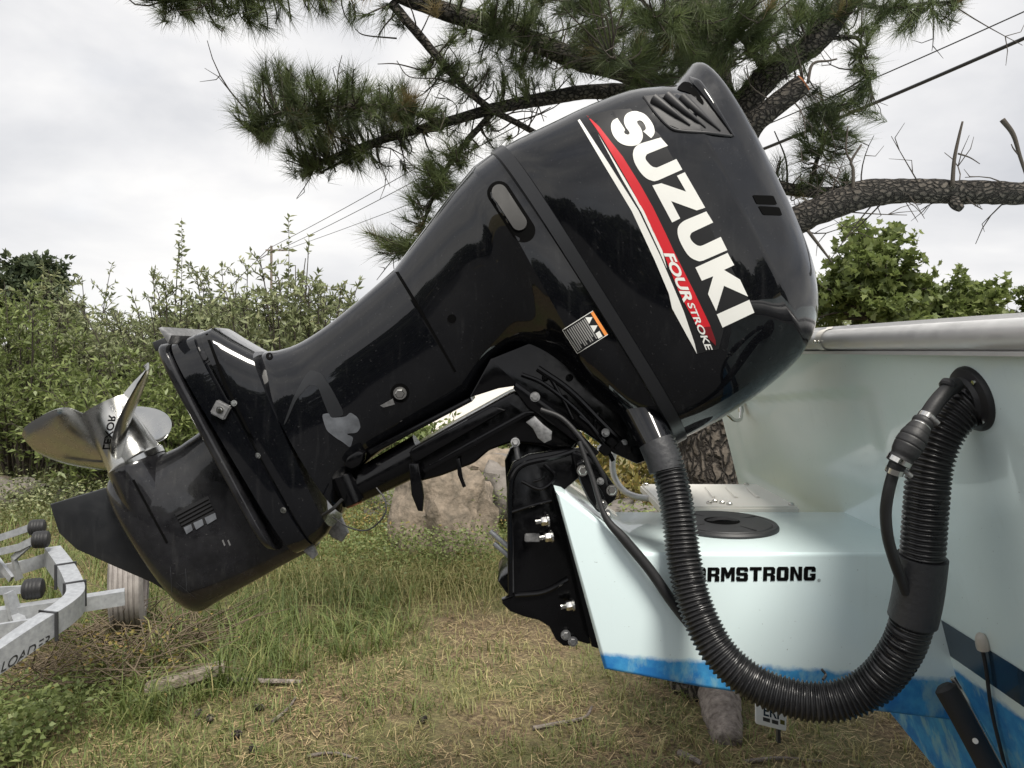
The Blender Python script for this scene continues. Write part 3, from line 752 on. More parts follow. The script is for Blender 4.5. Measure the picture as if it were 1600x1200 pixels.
def smooth_closed(poly, m=3):
    p = np.asarray(poly, float); n = len(p); out = []
    for i in range(n):
        p0, p1, p2, p3 = p[i - 1], p[i], p[(i + 1) % n], p[(i + 2) % n]
        v1, v2 = p1 - p0, p2 - p1; v3 = p3 - p2
        ang = lambda a, b: math.acos(max(-1, min(1, np.dot(a, b) / (np.linalg.norm(a) * np.linalg.norm(b)))))
        if ang(v1, v2) > 0.95 or ang(v2, v3) > 0.95: out.append(tuple(p1)); continue
        for k in range(m):
            t = k / m
            out.append(tuple(0.5 * (2 * p1 + (p2 - p0) * t + (2 * p0 - 5 * p1 + 4 * p2 - p3) * t * t + (3 * p1 - p0 - 3 * p2 + p3) * t ** 3)))
    return out
for nm, poly, Zf in (('letter_s', smooth_closed(S_), Z1), ('letter_u', smooth_closed(U_), Z1), ('letter_z', Zl, Z1), ('letter_u', smooth_closed(U2), Z2), ('letter_k', K_, Z2), ('letter_i', I_, Z2)):
    mk(nm, decal([Zf(p) for p in poly], bvC, 0.0016), M['white_decal'], cowling)
mk('white_stripe', decal([(903, 189), (906, 187), (950, 254), (998, 330), (1031, 399), (1053, 450), (1068, 486), (1085, 536), (1089, 553), (1050, 482), (1045, 459), (1023, 407), (987, 330), (943, 257)], bvC, 0.0016), M['white_decal'], cowling)
mk('pinstripe', decal([(934, 209), (975, 277), (1006, 330), (1035, 392), (1042, 420), (1030, 392), (1002, 332), (972, 280)], bvC, 0.0016), M['white_decal'], cowling)
mk('red_stripe', decal([(917, 181), (936, 198), (973, 245), (1001, 290), (1020, 324), (1040, 365), (1053, 393), (1085, 457), (1110, 510), (1090, 512), (1081, 495), (1061, 457), (1036, 394), (1005, 331), (981, 284), (956, 241), (934, 205)], bvC, 0.0016), M['red_decal'], cowling)
mk('red_stripe_end', decal([(1090, 512), (1110, 510), (1118, 532), (1118, 540)], bvC, 0.0016), M['dark_red'], cowling)
mk('lettering_four', text_decal('FOUR', (1036, 396), (32, 77), (15, -5), bvC, 0.0022, 20, 0.035, 0.25), M['white_decal'], cowling)
mk('lettering_stroke', text_decal('STROKE', (1073, 474), (31, 76), (9.5, -4), bvC, 0.0022, 20, 0.02, 0.25), M['white_decal'], cowling)
# side slots
for q in ([(1175, 305), (1208, 306), (1214, 320), (1182, 319)], [(1184, 322), (1217, 324), (1222, 337), (1192, 336)]):
    mk('cowl_slot', decal(round_poly(q, 2, 0.12), bvC, 0.0012), M['void'], cowling)
# rear air intake: recessed field, hood and louvres
mk('intake_field', decal([(1008, 150), (1022, 172), (1045, 195), (1062, 202), (1105, 206), (1143, 212), (1125, 180), (1095, 150), (1060, 146)], bvC, 0.0009), M['plastic'], cowling)
def surf_path(pts, bv, off):
    out = []
    for p in pts:
        h = hit(bv, *p)
        if h[0] is not None: n = h[1] if h[1].dot(CAMP - h[0]) > 0 else -h[1]; out.append(np.array(h[0] + n * off))
    return np.array(out)
mk('intake_edge', tube(spline(surf_path([(1006, 152), (1022, 174), (1045, 198), (1064, 205), (1105, 208), (1143, 213)], bvC, 0.001), 4), 0.0032, 8), M['plastic'], cowling)
for a, b in (((1022, 156), (1078, 196)), ((1042, 152), (1102, 200)), ((1064, 154), (1125, 205))):
    pts = surf_path([a, tuple(np.array(a) * 0.5 + np.array(b) * 0.5), b], bvC, 0.002)
    if len(pts) == 3:
        sp_ = spline(pts, 6); mk('louvre', tube(sp_, np.linspace(0.0125, 0.002, len(sp_)), 12), M['plastic'], cowling)
# hood over the louvres: a proud lip along its lower edge with the dark opening under it
hl = spline(surf_path([(1078, 122), (1090, 132), (1103, 149), (1122, 178), (1146, 214)], bvC, 0.001), 5)
mk('intake_hood', tube(hl, np.interp(np.linspace(0, 1, len(hl)), [0, .25, .6, 1], [.003, .010, .008, .003]), 10), M['paint'], cowling)
mk('hood_opening', decal(round_poly([(1056, 140), (1068, 128), (1080, 130), (1100, 160), (1098, 166), (1078, 146)], 3), bvC, 0.0016), M['void'], cowling)
mk('louvre_opening', decal(round_poly([(1026, 158), (1036, 152), (1052, 168), (1048, 174)], 3), bvC, 0.0016), M['void'], cowling)
# underside of the powerhead and swivel bracket
mk('engine_holder', prism([(736, 618), (768, 560), (830, 535), (880, 550), (940, 620), (1000, 680), (1008, 708), (985, 716), (950, 700), (905, 668), (868, 655), (830, 632), (806, 600), (780, 604)], YC, YC - 0.095, YC + 0.10, bevel=0.005), M['cast'], motor)
mk('holder_flange', prism([(806, 596), (880, 650), (935, 705), (928, 712), (870, 668), (825, 636), (802, 606)], YC - 0.1, YC - 0.125, YC - 0.09, bevel=0.004), M['cast'], motor)
for q_, w_ in (([(815, 585), (850, 600), (900, 640), (945, 690)], .005), ([(840, 575), (890, 610), (940, 660), (985, 705)], .007), ([(860, 590), (880, 625), (895, 655)], .004), ([(935, 645), (930, 665), (938, 690)], .004), ([(905, 650), (925, 668), (950, 705), (958, 720)], .005)):
    mk('holder_pipe', tube(spline([P(x_, y_, YC - .10) for x_, y_ in q_], 6), w_, 8), M['cast'], motor)
hbm = bolt_mesh('holder_bolt', .006, .006)
for x_, y_ in ((852, 590), (882, 622), (915, 655), (943, 680), (968, 690), (890, 590)): place('holder_bolt', hbm, M['cast'], P(x_, y_, YC - .098), (0, -1, 0), motor)
for x_, y_, s_ in ((946, 676, 1.0), (975, 692, .8)): place('holder_nut', bolt_mesh('holder_nut', .007, .008) if x_ == 946 else bpy.data.meshes['holder_nut'], M['zinc'], P(x_, y_, YC - .11), (0.2, -1, 0), motor, s_)
swv = mk('swivel_bracket', prism(round_poly([(640, 702), (700, 668), (803, 611), (830, 618), (862, 655), (900, 690), (885, 712), (850, 695), (800, 690), (765, 702), (742, 722), (690, 742), (652, 752)], 3, 0.15), YC - 0.08, YC - 0.10, YC + 0.10, bevel=0.012, seg=3), M['cast'], motor)
mk('swivel_tube', tube(np.array([P(548, 766, YC - 0.03), P(600, 739, YC - 0.03), P(660, 707, YC - 0.03)]), [0.036, 0.042, 0.046], 24), M['cast'], motor)
mk('swivel_rib', prism([(640, 706), (770, 634), (790, 640), (650, 722)], YC - 0.1, YC - 0.112, YC - 0.098, bevel=0.003), M['cast'], swv)
mk('swivel_rib', prism([(660, 732), (730, 692), (820, 642), (850, 640), (875, 655), (850, 648), (822, 650), (735, 700), (665, 738)], YC - 0.1, YC - 0.114, YC - 0.098, bevel=0.002), M['cast'], swv)
mk('swivel_window', prism([(700, 672), (730, 655), (734, 660), (726, 672), (704, 685)], YC - 0.1, YC - 0.106, YC - 0.099, bevel=0.002), M['scuff'], swv)
mk('swivel_tab', prism([(641, 722), (656, 722), (664, 772), (662, 796), (655, 795), (645, 770)], YC - 0.1, YC - 0.125, YC - 0.105, bevel=0.003), M['cast'], swv)
mk('swivel_tab', prism([(714, 716), (719, 714), (724, 745), (729, 758), (724, 760), (716, 740)], YC - 0.1, YC - 0.118, YC - 0.11, bevel=0.001), M['cast'], swv)
pin = mk('tilt_pin', cyl(P(534, 742, YC - 0.06), P(553, 786, YC - 0.06), 0.0255, 28, bev=0.002), M['cast'], motor)
mk('pin_end', cyl(P(552.5, 785, YC - 0.06), P(554, 789, YC - 0.06), 0.019, 24), M['copper'], motor, label='rust brown pin end')
mk('bonding_wire', tube(spline([P(520, 808, 1.7), P(545, 824, 1.68), P(575, 828, 1.68), P(600, 806, 1.68), P(602, 782, 1.69), P(588, 762, 1.70)], 8), 0.0018, 6), M['rubber'], motor)
mk('bonding_wire', tube(spline([P(505, 805, 1.7), P(520, 795, 1.68), P(535, 780, 1.68)], 6), 0.004, 6), M['rubber'], motor)
mk('lower_mount', prism(round_poly([(545, 712), (562, 702), (572, 706), (566, 724), (552, 732), (540, 726)], 3), YC - 0.07, YC - 0.09, YC + 0.09, bevel=0.005), M['cast'], motor)
mk('housing_rail', prism([(575, 703), (735, 620), (738, 627), (640, 679), (580, 711)], YC - 0.07, YC - 0.08, YC + 0.08, bevel=0.005), M['cast'], motor)
# bright latch
mk('tilt_latch', prism([(822, 659), (835, 649), (848, 662), (862, 673), (861, 686), (850, 691), (840, 683), (832, 668)], YC - 0.13, YC - 0.148, YC - 0.135, bevel=0.002), M['zinc'], motor)
# clamp brackets
clamp_poly = [(792, 745), (802, 722), (826, 710), (868, 704), (905, 700), (925, 712), (905, 745), (880, 766), (893, 810), (912, 880), (934, 985), (936, 1002), (918, 1005), (902, 1000), (895, 1008), (880, 1008), (868, 998), (858, 978), (842, 968), (818, 962), (797, 954), (785, 942), (784, 936), (801, 930), (796, 900), (797, 820)]
cl = mk('clamp_bracket', prism(clamp_poly, 1.66, 1.652, 1.676, bevel=0.004), M['cast'], motor)
cl2 = mk('clamp_bracket', prism([(x - 5, y) for x, y in clamp_poly], 1.66, 1.90, 1.924, bevel=0.004), M['cast'], motor)
mk('clamp_cheek', prism([(778, 905), (783, 897), (798, 888), (805, 760), (830, 722), (868, 712), (880, 770), (905, 880), (880, 930), (800, 930), (790, 922)], 1.72, 1.70, 1.86, bevel=0.006), M['cast'], motor)
mk('clamp_flange', prism([(866, 766), (880, 768), (948, 1000), (936, 1006), (922, 1002)], 1.645, 1.612, 1.95, bevel=0.004), M['cast'], motor)
# raised ribs on the near clamp
def rib(pts, w=0.004, Y=1.648, nm='clamp_rib', par=cl, mat='cast'):
    mk(nm, tube(spline([P(x, y, Y) for x, y in pts], 5), w, 8), M[mat], par)
rib([(798, 930), (797, 850), (797, 770), (803, 740), (822, 724), (868, 714), (900, 704)], 0.006)
rib([(815, 752), (845, 764), (868, 745), (850, 725)], 0.004)
rib([(833, 752), (846, 748), (852, 738)], 0.003)
rib([(868, 768), (893, 850), (915, 930), (932, 1000)], 0.006)
rib([(805, 930), (850, 925), (888, 905)], 0.005)
rib([(800, 800), (830, 790), (862, 782)], 0.004)
tub = spline([P(806, 694, 1.69), P(809, 715, 1.68), P(812, 738, 1.67), P(800, 752, 1.66), P(796, 775, 1.655), P(797, 830, 1.652), P(799, 925, 1.65)], 6)
mk('tilt_lock_rod', tube(tub, 0.0065, 10), M['tape'], motor)
place('lock_rod_knob', bolt_mesh('lock_rod_knob', 0.0075, 0.008), M['zinc'], P(805, 691, 1.685), (0.1, -1, 0.2), motor)
bl = bolt_mesh('clamp_bolt', 0.0105, 0.015, 0.012); 
for px, py in ((847, 813), (853, 838), (886, 945)):
    place('clamp_bolt', bl, M['steel'], P(px + 8, py, 1.63), (-1, -0.25, -0.1), motor)
mk('pump_plug', box(P(832, 840, 1.645), (0.034, 0.012, 0.017), None, 0.002), M['zinc'], motor)
bz = bolt_mesh('flange_bolt', 0.008, 0.006)
for px, py, Y in ((884, 992, 1.648), (895, 1002, 1.648), (836, 620, 1.63)): place('flange_bolt', bz, M['zinc'], P(px, py, Y), (0, -1, 0), motor)
# hydraulic rods
for o in ((0, 0), (6, 19)):
    mk('hydraulic_rod', cyl(P(766 + o[0], 830 + o[1], 1.82), P(815 + o[0], 872 + o[1], 1.80), 0.0062, 14), M['galv'], motor)
# tilt link
lk = mk('tilt_link', prism(round_poly([(898, 722), (912, 716), (924, 728), (930, 750), (946, 778), (945, 796), (934, 800), (918, 780), (905, 752)], 3), 1.63, 1.612, 1.634, bevel=0.005, seg=3), M['cast'], motor)
mk('tilt_link_plate', prism(round_poly([(890, 700), (930, 715), (950, 745), (964, 762), (960, 778), (945, 790), (920, 770), (900, 740)], 3), 1.66, 1.64, 1.66, bevel=0.004), M['cast'], motor)
for px, py, Y in ((910, 735, 1.606), (940, 789, 1.606), (956, 766, 1.636)): place('link_bolt', bolt_mesh('link_bolt', 0.009, 0.007) if px == 910 else bpy.data.meshes['link_bolt'], M['steel'], P(px, py, Y), (0, -1, 0), motor)
place('grease_nut', bolt_mesh('grease_nut', 0.0085, 0.016), M['zinc'], P(947, 803, 1.62), (0.2, -1, -0.4), motor)
place('link_clip', bolt_mesh('link_clip', 0.006, 0.006), M['zinc'], P(938, 752, 1.633), (0, -1, 0), motor)
mk('wiring_loom', tube(spline([P(845, 640, 1.66), P(880, 655, 1.65), P(915, 695, 1.64), P(940, 738, 1.64), P(952, 768, 1.65)], 8), 0.0055, 10), M['rubber'], motor)
mk('wiring_loom', tube(spline([P(905, 675, 1.66), P(912, 700, 1.66), P(930, 730, 1.66)], 6), 0.005, 8), M['rubber'], motor)
for x, y, s in ((944, 702, 1), (972, 700, 1.2), (955, 690, .8)):
    mk('holder_block', box(P(x, y, 1.69), (0.026 * s, 0.03, 0.022 * s), Matrix.Rotation(0.7, 3, 'Y'), 0.003), M['cast'], motor)

# propeller
ax = np.array((-.53, 0, .848)); ax /= np.linalg.norm(ax)
e1 = np.array((-ax[2], 0, ax[0])); e2 = np.array((0, -1.0, 0))
pc = P(213, 722, YC)
prop = thing('propeller', 'x', 'x', tuple(pc)); del prop['label']; del prop['category']
prop.parent = motor; prop.location = Vector(pc) - Vector(ORG[motor])
def hub_ring(prof, n=40):
    V, Fc = [], []
    for h, r in prof:
        for k in range(n):
            a = 2 * math.pi * k / n; V.append(pc + ax * h + r * (math.cos(a) * e1 + math.sin(a) * e2))
    for i in range(len(prof) - 1):
        for k in range(n):
            k2 = (k + 1) % n; Fc.append((i * n + k, i * n + k2, (i + 1) * n + k2, (i + 1) * n + k))
    return np.array(V), Fc
HUB = hub_ring([(-0.01, 0.066), (0.004, 0.067), (0.01, 0.062), (0.06, 0.057), (0.12, 0.053), (0.145, 0.056), (0.152, 0.058), (0.150, 0.052), (0.10, 0.047), (0.03, 0.045)])
hub = mk('hub', HUB, M['prop'], prop, sharp=40, fix=True)
def blade(phi, R=0.170, r0=0.05, pitch=0.48, sgn=1):
    nr, nc = 22, 16; V, Fc = [], []
    for side in (0, 1):
        for i in range(nr):
            s = i / (nr - 1); r = r0 + (R - r0) * s
            half = 0.62 * (1 - s ** 3.2) ** 0.55 * (0.75 + 0.55 * math.sin(math.pi * min(1, s * 0.9))) * (0.09 / (0.045 + r * 0.55))
            half = min(half * 1.3, 1.2)
            skew = 0.28 * s * s
            for k in range(nc):
                u = -1 + 2 * k / (nc - 1); th = half * u + skew
                th_thick = 0.004 * (1 - s * 0.7) * (1 - u * u) + 0.0006
                h = 0.082 + sgn * pitch * (th - skew * .5) / (2 * math.pi) + 0.55 * (r - r0) * s + (th_thick if side else -th_thick) + 0.012 * max(0, u) ** 3 * sgn
                V.append(pc + ax * h + r * (math.cos(phi + th) * e1 + math.sin(phi + th) * e2))
    n = nr * nc
    for i in range(nr - 1):
        for k in range(nc - 1):
            a, b, c, d = i * nc + k, i * nc + k + 1, (i + 1) * nc + k + 1, (i + 1) * nc + k
            Fc += [(a, b, c, d), (n + d, n + c, n + b, n + a)]
    for i in range(nr - 1):
        for k in (0, nc - 1):
            a, b = i * nc + k, (i + 1) * nc + k; Fc.append((a, b, n + b, n + a) if k else (b, a, n + a, n + b))
    return np.array(V), Fc
for ph in (0.42, 0.42 + 2 * math.pi / 3, 0.42 + 4 * math.pi / 3):
    mk('blade', blade(ph, sgn=1), M['prop'], prop, sharp=50, fix=True)
mk('hub_lettering', text_decal('LEXOR', (160, 702), (10, -54), (12, 0), bvh_of(HUB), 0.001, 20, 0.02), M['void'], prop)

# ------------------------------------------------------------------ rigging hose and fuel line
hose = thing('rigging_hose', 'thick corrugated black hose looping from the motor down and up to the transom', 'hose', tuple(P(1280, 1100, 1.42)))
hp = np.array([P(1030, 690, 1.63), P(1046, 738, 1.605), P(1059, 800, 1.57), P(1070, 880, 1.535), P(1088, 950, 1.50), P(1122, 1017, 1.46), P(1172, 1064, 1.43), P(1235, 1090, 1.40), P(1300, 1096, 1.375), P(1362, 1072, 1.355), P(1408, 1016, 1.33), P(1430, 950, 1.31), P(1440, 880, 1.295), P(1446, 800, 1.285), P(1453, 730, 1.278), P(1472, 675, 1.275), P(1500, 640, 1.274), P(1530, 628, 1.274)])
hpath = even(spline(hp, 14), 0.00145)
rr = 0.0335 + 0.0024 * np.clip(np.sin(np.arange(len(hpath)) * 2 * math.pi / 6) * 1.6, -1, 1)
HOSE = tube(hpath, rr, 28)
mk('corrugated_tube', HOSE, M['hose'], hose, sharp=60)
mk('hose_collar', tube(np.array([P(1024, 690, 1.625), P(1036, 716, 1.613), P(1041, 735, 1.606)]), [0.037, 0.0375, 0.0365], 28), M['tape'], hose)
mk('cowl_spout', tube(spline([P(985, 610, 1.70), P(1008, 655, 1.66), P(1030, 702, 1.619)], 6), np.linspace(0.05, 0.0355, 13), 24), M['paint'], motor)
i0 = np.argmin(np.linalg.norm(hpath - P(1440, 868, 1.293), axis=1)); i1 = np.argmin(np.linalg.norm(hpath - P(1424, 968, 1.313), axis=1))
slv = even(hpath[min(i0, i1):max(i0, i1)], 0.012)
mk('tape_sleeve', tube(slv, 0.0405, 28), M['tape'], hose)
# flange on the transom
fz = -0.078; fc = transom_pt(1.272, fz); fn = np.array((-1, 0, -0.249)); fn /= np.linalg.norm(fn)
flg = []
for rr_, h in ((0.056, -0.002), (0.056, 0.004), (0.053, 0.009), (0.040, 0.013), (0.036, 0.02), (0.030, 0.02)): flg.append((rr_, h))
fe1 = np.array((0, 1.0, 0)); fe2 = np.cross(fn, fe1)
V_, F_ = [], []
for r_, h in flg:
    for k in range(48):
        a = 2 * math.pi * k / 48; V_.append(fc + fn * h + r_ * (math.cos(a) * fe1 + math.sin(a) * fe2))
for i in range(len(flg) - 1):
    for k in range(48):
        k2 = (k + 1) % 48; F_.append((i * 48 + k, i * 48 + k2, (i + 1) * 48 + k2, (i + 1) * 48 + k))
fl = mk('hose_flange', (np.array(V_), F_), M['plastic'], hose, fix=True)
fs = bolt_mesh('flange_screw', 0.003, 0.002)
for a in (0.5, 2.3, 3.9, 5.5): place('flange_screw', fs, M['steel'], fc + fn * 0.0115 + 0.046 * (math.cos(a) * fe1 + math.sin(a) * fe2), fn, hose)

fuel = thing('fuel_line', 'thin black fuel hose with ribbed primer bulb and steel clamps beside the thick hose', 'fuel hose', tuple(P(1400, 880, 1.27)))
fp = [P(1495, 600, 1.255), P(1478, 612, 1.245), P(1462, 630, 1.235), P(1447, 652, 1.23)]
mk('hose', tube(spline(fp, 8), 0.0125, 16), M['rubber'], fuel)
fp2 = [P(1398, 732, 1.225), P(1389, 765, 1.23), P(1384, 800, 1.24), P(1387, 838, 1.25), P(1396, 872, 1.262), P(1406, 900, 1.275), P(1415, 925, 1.285)]
mk('hose', tube(spline(fp2, 8), 0.0092, 16), M['rubber'], fuel)
bp_ = np.array([P(1450, 648, 1.23), P(1432, 676, 1.222), P(1415, 704, 1.22), P(1402, 726, 1.222), P(1397, 738, 1.225)])
bpath = even(spline(bp_, 12), 0.0016); s = np.linspace(0, 1, len(bpath))
prof_r = np.interp(s, [0, .08, .13, .17, .2, .25, .4, .55, .68, .74, .78, .86, .87, .93, 1], [.0125, .013, .017, .017, .0155, 0.0175, .0215, .0225, .0205, .0178, .019, .019, .0135, .013, .012])
grv = 1 - 0.05 * ((np.abs(((s - .22) / .5 * 4.5) % 1 - 0.5) > 0.44) & (s > .24) & (s < .72))
mk('primer_bulb', tube(bpath, prof_r * grv, 24), M['rubber'], fuel, sharp=60)
def clamp_ring(px, py, Y, i, r, w=0.009):
    j = np.argmin(np.linalg.norm(bpath - P(px, py, Y), axis=1)); j = max(2, min(len(bpath) - 3, j))
    d = bpath[j + 2] - bpath[j - 2]; d /= np.linalg.norm(d)
    mk('hose_clamp', cyl(bpath[j] - d * w / 2, bpath[j] + d * w / 2, r, 24), M['steel'], fuel)
    return bpath[j], d
c0, d0 = clamp_ring(1447, 653, 1.23, 0, 0.0142, 0.008)
clamp_ring(1436, 669, 1.225, 0, 0.0165, 0.007); clamp_ring(1406, 720, 1.222, 0, 0.0198, 0.008)
c1, d1 = clamp_ring(1397, 736, 1.225, 0, 0.0142, 0.009)
for c, off in ((c0, (0.004, -0.0155, -0.002)), (c1, (0.017, -0.005, -0.003))):
    mk('clamp_screw', cyl(c + np.array(off) - np.array((0.007, 0, -0.006)), c + np.array(off) + np.array((0.007, 0, -0.006)), 0.0042, 12), M['zinc'], fuel)
mk('tie_knob', cyl(P(1484, 598, 1.25), P(1478, 606, 1.245), 0.013, 16, bev=0.003), M['plastic'], fuel)

cab = spline([P(905, 690, 1.60), P(925, 745, 1.585), P(945, 806, 1.565), P(975, 842, 1.558), P(1015, 890, 1.555), P(1050, 940, 1.55), P(1078, 975, 1.545)], 10)
o = mk('control_cable', tube(cab, np.interp(np.linspace(0, 1, len(cab)), [0, .3, .5, 1], [.005, .006, .0105, .0115]), 14), M['rubber'])
tag(o, 'single smooth black cable running down across the mint bracket to the thick hose', 'cable')
# cable tie on the hose
tie = mk('cable_tie', tube(spline([P(1286, 1062, 1.335), P(1290, 1054, 1.345), P(1284, 1046, 1.345)], 4), 0.0025, 6), M['rubber'], hose)

# ------------------------------------------------------------------ vegetation helpers
def unit(v): return v / (np.linalg.norm(v, axis=-1, keepdims=True) + 1e-12)
def leaf_cards(pos, d, L, W, g, lobed=False):
    """real leaf blades: a folded lanceolate (4 corners) or a five lobed one (11 corners)"""
    n = len(pos); d = unit(d)
    s = unit(np.cross(d, unit(g.normal(size=(n, 3)) + np.array((0, 0, 1.2))))); nn = np.cross(s, d)
    L = L[:, None]; W = W[:, None]
    if not lobed:
        V = np.stack([pos, pos + d * L * .42 + s * W * .5 + nn * W * .22, pos + d * L - nn * L * .12, pos + d * L * .42 - s * W * .5 + nn * W * .22], 1)
        return V.reshape(-1, 3), np.arange(n * 4).reshape(n, 4), 4
    out = [(0, 0), (.10, .22), (-.02, .42), (.22, .34), (.42, .52), (.48, .26), (1.0, 0)]
    pts = out + [(a, -b) for a, b in out[1:-1][::-1]]
    V = np.stack([pos + d * L * a + s * W * b + nn * W * (0.28 * abs(b)) for a, b in pts], 1); k = len(pts)
    return V.reshape(-1, 3), np.arange(n * k).reshape(n, k), k

def grow(base, height, radius, stems, twigs, leaves, leafL, leafW, seed, lean=(0, 0), spread=0.3, lobed=False, low=0.2, up=0.5, twl=(0.25, 0.5), crown=None):
    g = np.random.default_rng(seed); wood, pos, dr, rn = [], [], [], []
    bx, by = base; bz = ground_z(bx, by)
    for i in range(stems):
        a = g.uniform(0, 2 * math.pi); q = math.sqrt(g.uniform(0, 1))
        b = np.array((bx + radius * spread * q * math.cos(a), by + radius * spread * q * math.sin(a), bz - 0.03))
        h = height * g.uniform(0.6, 1.0) * (1 - 0.45 * q * q)
        t = np.array((bx + lean[0] + radius * q * math.cos(a + g.normal(0, .25)), by + lean[1] + radius * q * math.sin(a), bz + h))
        c = (b + t) / 2 + np.array((0, 0, h * 0.18)) + g.normal(0, 0.06, 3) * height * .3
        u = np.linspace(0, 1, 9)[:, None]; pth = (1 - u) ** 2 * b + 2 * u * (1 - u) * c + u * u * t
        wood.append(tube(pth, np.linspace(0.012, 0.003, 9) * height / 2, 5, caps=False))
        tang = unit(np.gradient(pth, axis=0))
        for k in range(twigs):
            f = g.uniform(low, 1.0); j = f * 8; j0 = min(7, int(j)); p = pth[j0] + (pth[j0 + 1] - pth[j0]) * (j - j0)
            dv = unit(tang[j0] * up + g.normal(size=3) * np.array((.8, .8, .45)) + np.array((0, 0, .15)))
            tl = g.uniform(*twl) * (1.15 - 0.55 * f)
            end = p + dv * tl + np.array((0, 0, -0.06 * tl))
            if crown is not None:
                e = (end - crown[0]) / crown[1]
                if np.dot(e, e) > 1: continue
            wood.append(tube(np.array([p, p + dv * tl * .55 + np.array((0, 0, .02 * tl)), end]), [0.004 * height / 2, 0.003 * height / 2, 0.0012], 3, caps=False))
            m = g.integers(leaves[0], leaves[1]); w = np.sort(g.uniform(0.1, 1.0, m))[:, None]
            pp = p + (end - p) * w
            pos.append(pp); dd = dv * 0.75 + g.normal(size=(m, 3)) * .7 + np.array((0, 0, .1)); dr.append(dd)
            rn.append(np.clip(g.normal(0.5, 0.2, m) + g.normal(0, .08), 0, 1))
    pos, dr, rn = np.vstack(pos), np.vstack(dr), np.concatenate(rn); n = len(pos)
    V, Fc, k = leaf_cards(pos, dr, g.uniform(.7, 1.2, n) * leafL, g.uniform(.75, 1.15, n) * leafW, g, lobed)
    return join(*wood), (V, Fc), np.repeat(rn, k)

M['bark_twig'] = material('grey_brown_twigs', (0.055, 0.045, 0.036), 0.9)
M['leaf_a'] = material('olive_green_leaves', (0.08, 0.11, 0.04), 0.5, attr=[(0.12, 0.145, 0.065), (0.19, 0.22, 0.105), (0.27, 0.30, 0.155), (0.36, 0.36, 0.19)], transl=0.35)
M['leaf_b'] = material('bright_green_leaves', (0.09, 0.13, 0.03), 0.5, attr=[(0.12, 0.155, 0.05), (0.19, 0.24, 0.08), (0.28, 0.32, 0.12)], transl=0.4)
M['leaf_c'] = material('dark_grey_green_leaves', (0.03, 0.045, 0.02), 0.55, attr=[(0.03, 0.045, 0.025), (0.06, 0.085, 0.042), (0.11, 0.13, 0.065)], transl=0.25)
M['leaf_m'] = material('maple_leaves', (0.07, 0.11, 0.03), 0.45, attr=[(0.09, 0.12, 0.035), (0.16, 0.205, 0.065), (0.26, 0.30, 0.11)], transl=0.5)
M['leaf_y'] = material('yellowing_leaves', (0.2, 0.16, 0.04), 0.6, attr=[(0.12, 0.12, 0.03), (0.22, 0.19, 0.05), (0.30, 0.20, 0.07)], transl=0.3)
M['needle'] = material('pine_needles', (0.03, 0.05, 0.02), 0.5, attr=[(0.05, 0.065, 0.03), (0.095, 0.125, 0.048), (0.16, 0.195, 0.075), (0.22, 0.17, 0.08)], transl=0.3)
M['bark'] = material('pine_bark', (0.10, 0.085, 0.07), 0.95, var=((0.022, 0.019, 0.016), 32, 2.4), bump=(50, 1.0))
def bark_mat(name, plate, plate2, crack, sc_=(26, 26, 8)):
    m = material(name, plate, 0.95); N, L = m.node_tree.nodes, m.node_tree.links; b = N['Principled BSDF']
    geo = N.new('ShaderNodeNewGeometry'); mpp = N.new('ShaderNodeMapping'); mpp.inputs['Scale'].default_value = sc_
    wz = N.new('ShaderNodeTexNoise'); wz.inputs['Scale'].default_value = 14; wz.inputs['Detail'].default_value = 5
    L.new(geo.outputs['Position'], wz.inputs['Vector'])
    va = N.new('ShaderNodeVectorMath'); va.operation = 'MULTIPLY_ADD'; va.inputs[1].default_value = (.05, .05, .05)
    L.new(wz.outputs['Color'], va.inputs[0]); L.new(geo.outputs['Position'], va.inputs[2]); L.new(va.outputs[0], mpp.inputs[0])
    vo = N.new('ShaderNodeTexVoronoi'); vo.feature = 'DISTANCE_TO_EDGE'; vo.inputs['Scale'].default_value = 1.0; L.new(mpp.outputs[0], vo.inputs['Vector'])
    vc = N.new('ShaderNodeTexVoronoi'); vc.inputs['Scale'].default_value = 1.0; L.new(mpp.outputs[0], vc.inputs['Vector'])
    nz = N.new('ShaderNodeTexNoise'); nz.inputs['Scale'].default_value = 70; nz.inputs['Detail'].default_value = 6; L.new(geo.outputs['Position'], nz.inputs['Vector'])
    m1 = N.new('ShaderNodeMix'); m1.data_type = 'RGBA'; m1.inputs[6].default_value = (*plate, 1); m1.inputs[7].default_value = (*plate2, 1); L.new(nz.outputs['Fac'], m1.inputs[0])
    mr_ = N.new('ShaderNodeMapRange'); mr_.inputs[1].default_value = .02; mr_.inputs[2].default_value = .22; L.new(vo.outputs['Distance'], mr_.inputs[0])
    m2 = N.new('ShaderNodeMix'); m2.data_type = 'RGBA'; m2.inputs[6].default_value = (*crack, 1); L.new(m1.outputs[2], m2.inputs[7]); L.new(mr_.outputs[0], m2.inputs[0]); L.new(m2.outputs[2], b.inputs['Base Color'])
    ad = N.new('ShaderNodeMath'); ad.operation = 'MULTIPLY_ADD'; ad.inputs[1].default_value = .35; L.new(nz.outputs['Fac'], ad.inputs[0]); L.new(mr_.outputs[0], ad.inputs[2])
    bp = N.new('ShaderNodeBump'); bp.inputs['Strength'].default_value = 1.0; bp.inputs['Distance'].default_value = .018; L.new(ad.outputs[0], bp.inputs['Height']); L.new(bp.outputs[0], b.inputs['Normal'])
    return m
M['bark'] = bark_mat('plated_pine_bark', (0.17, 0.145, 0.12), (0.08, 0.065, 0.052), (0.018, 0.014, 0.011), (34, 34, 9))
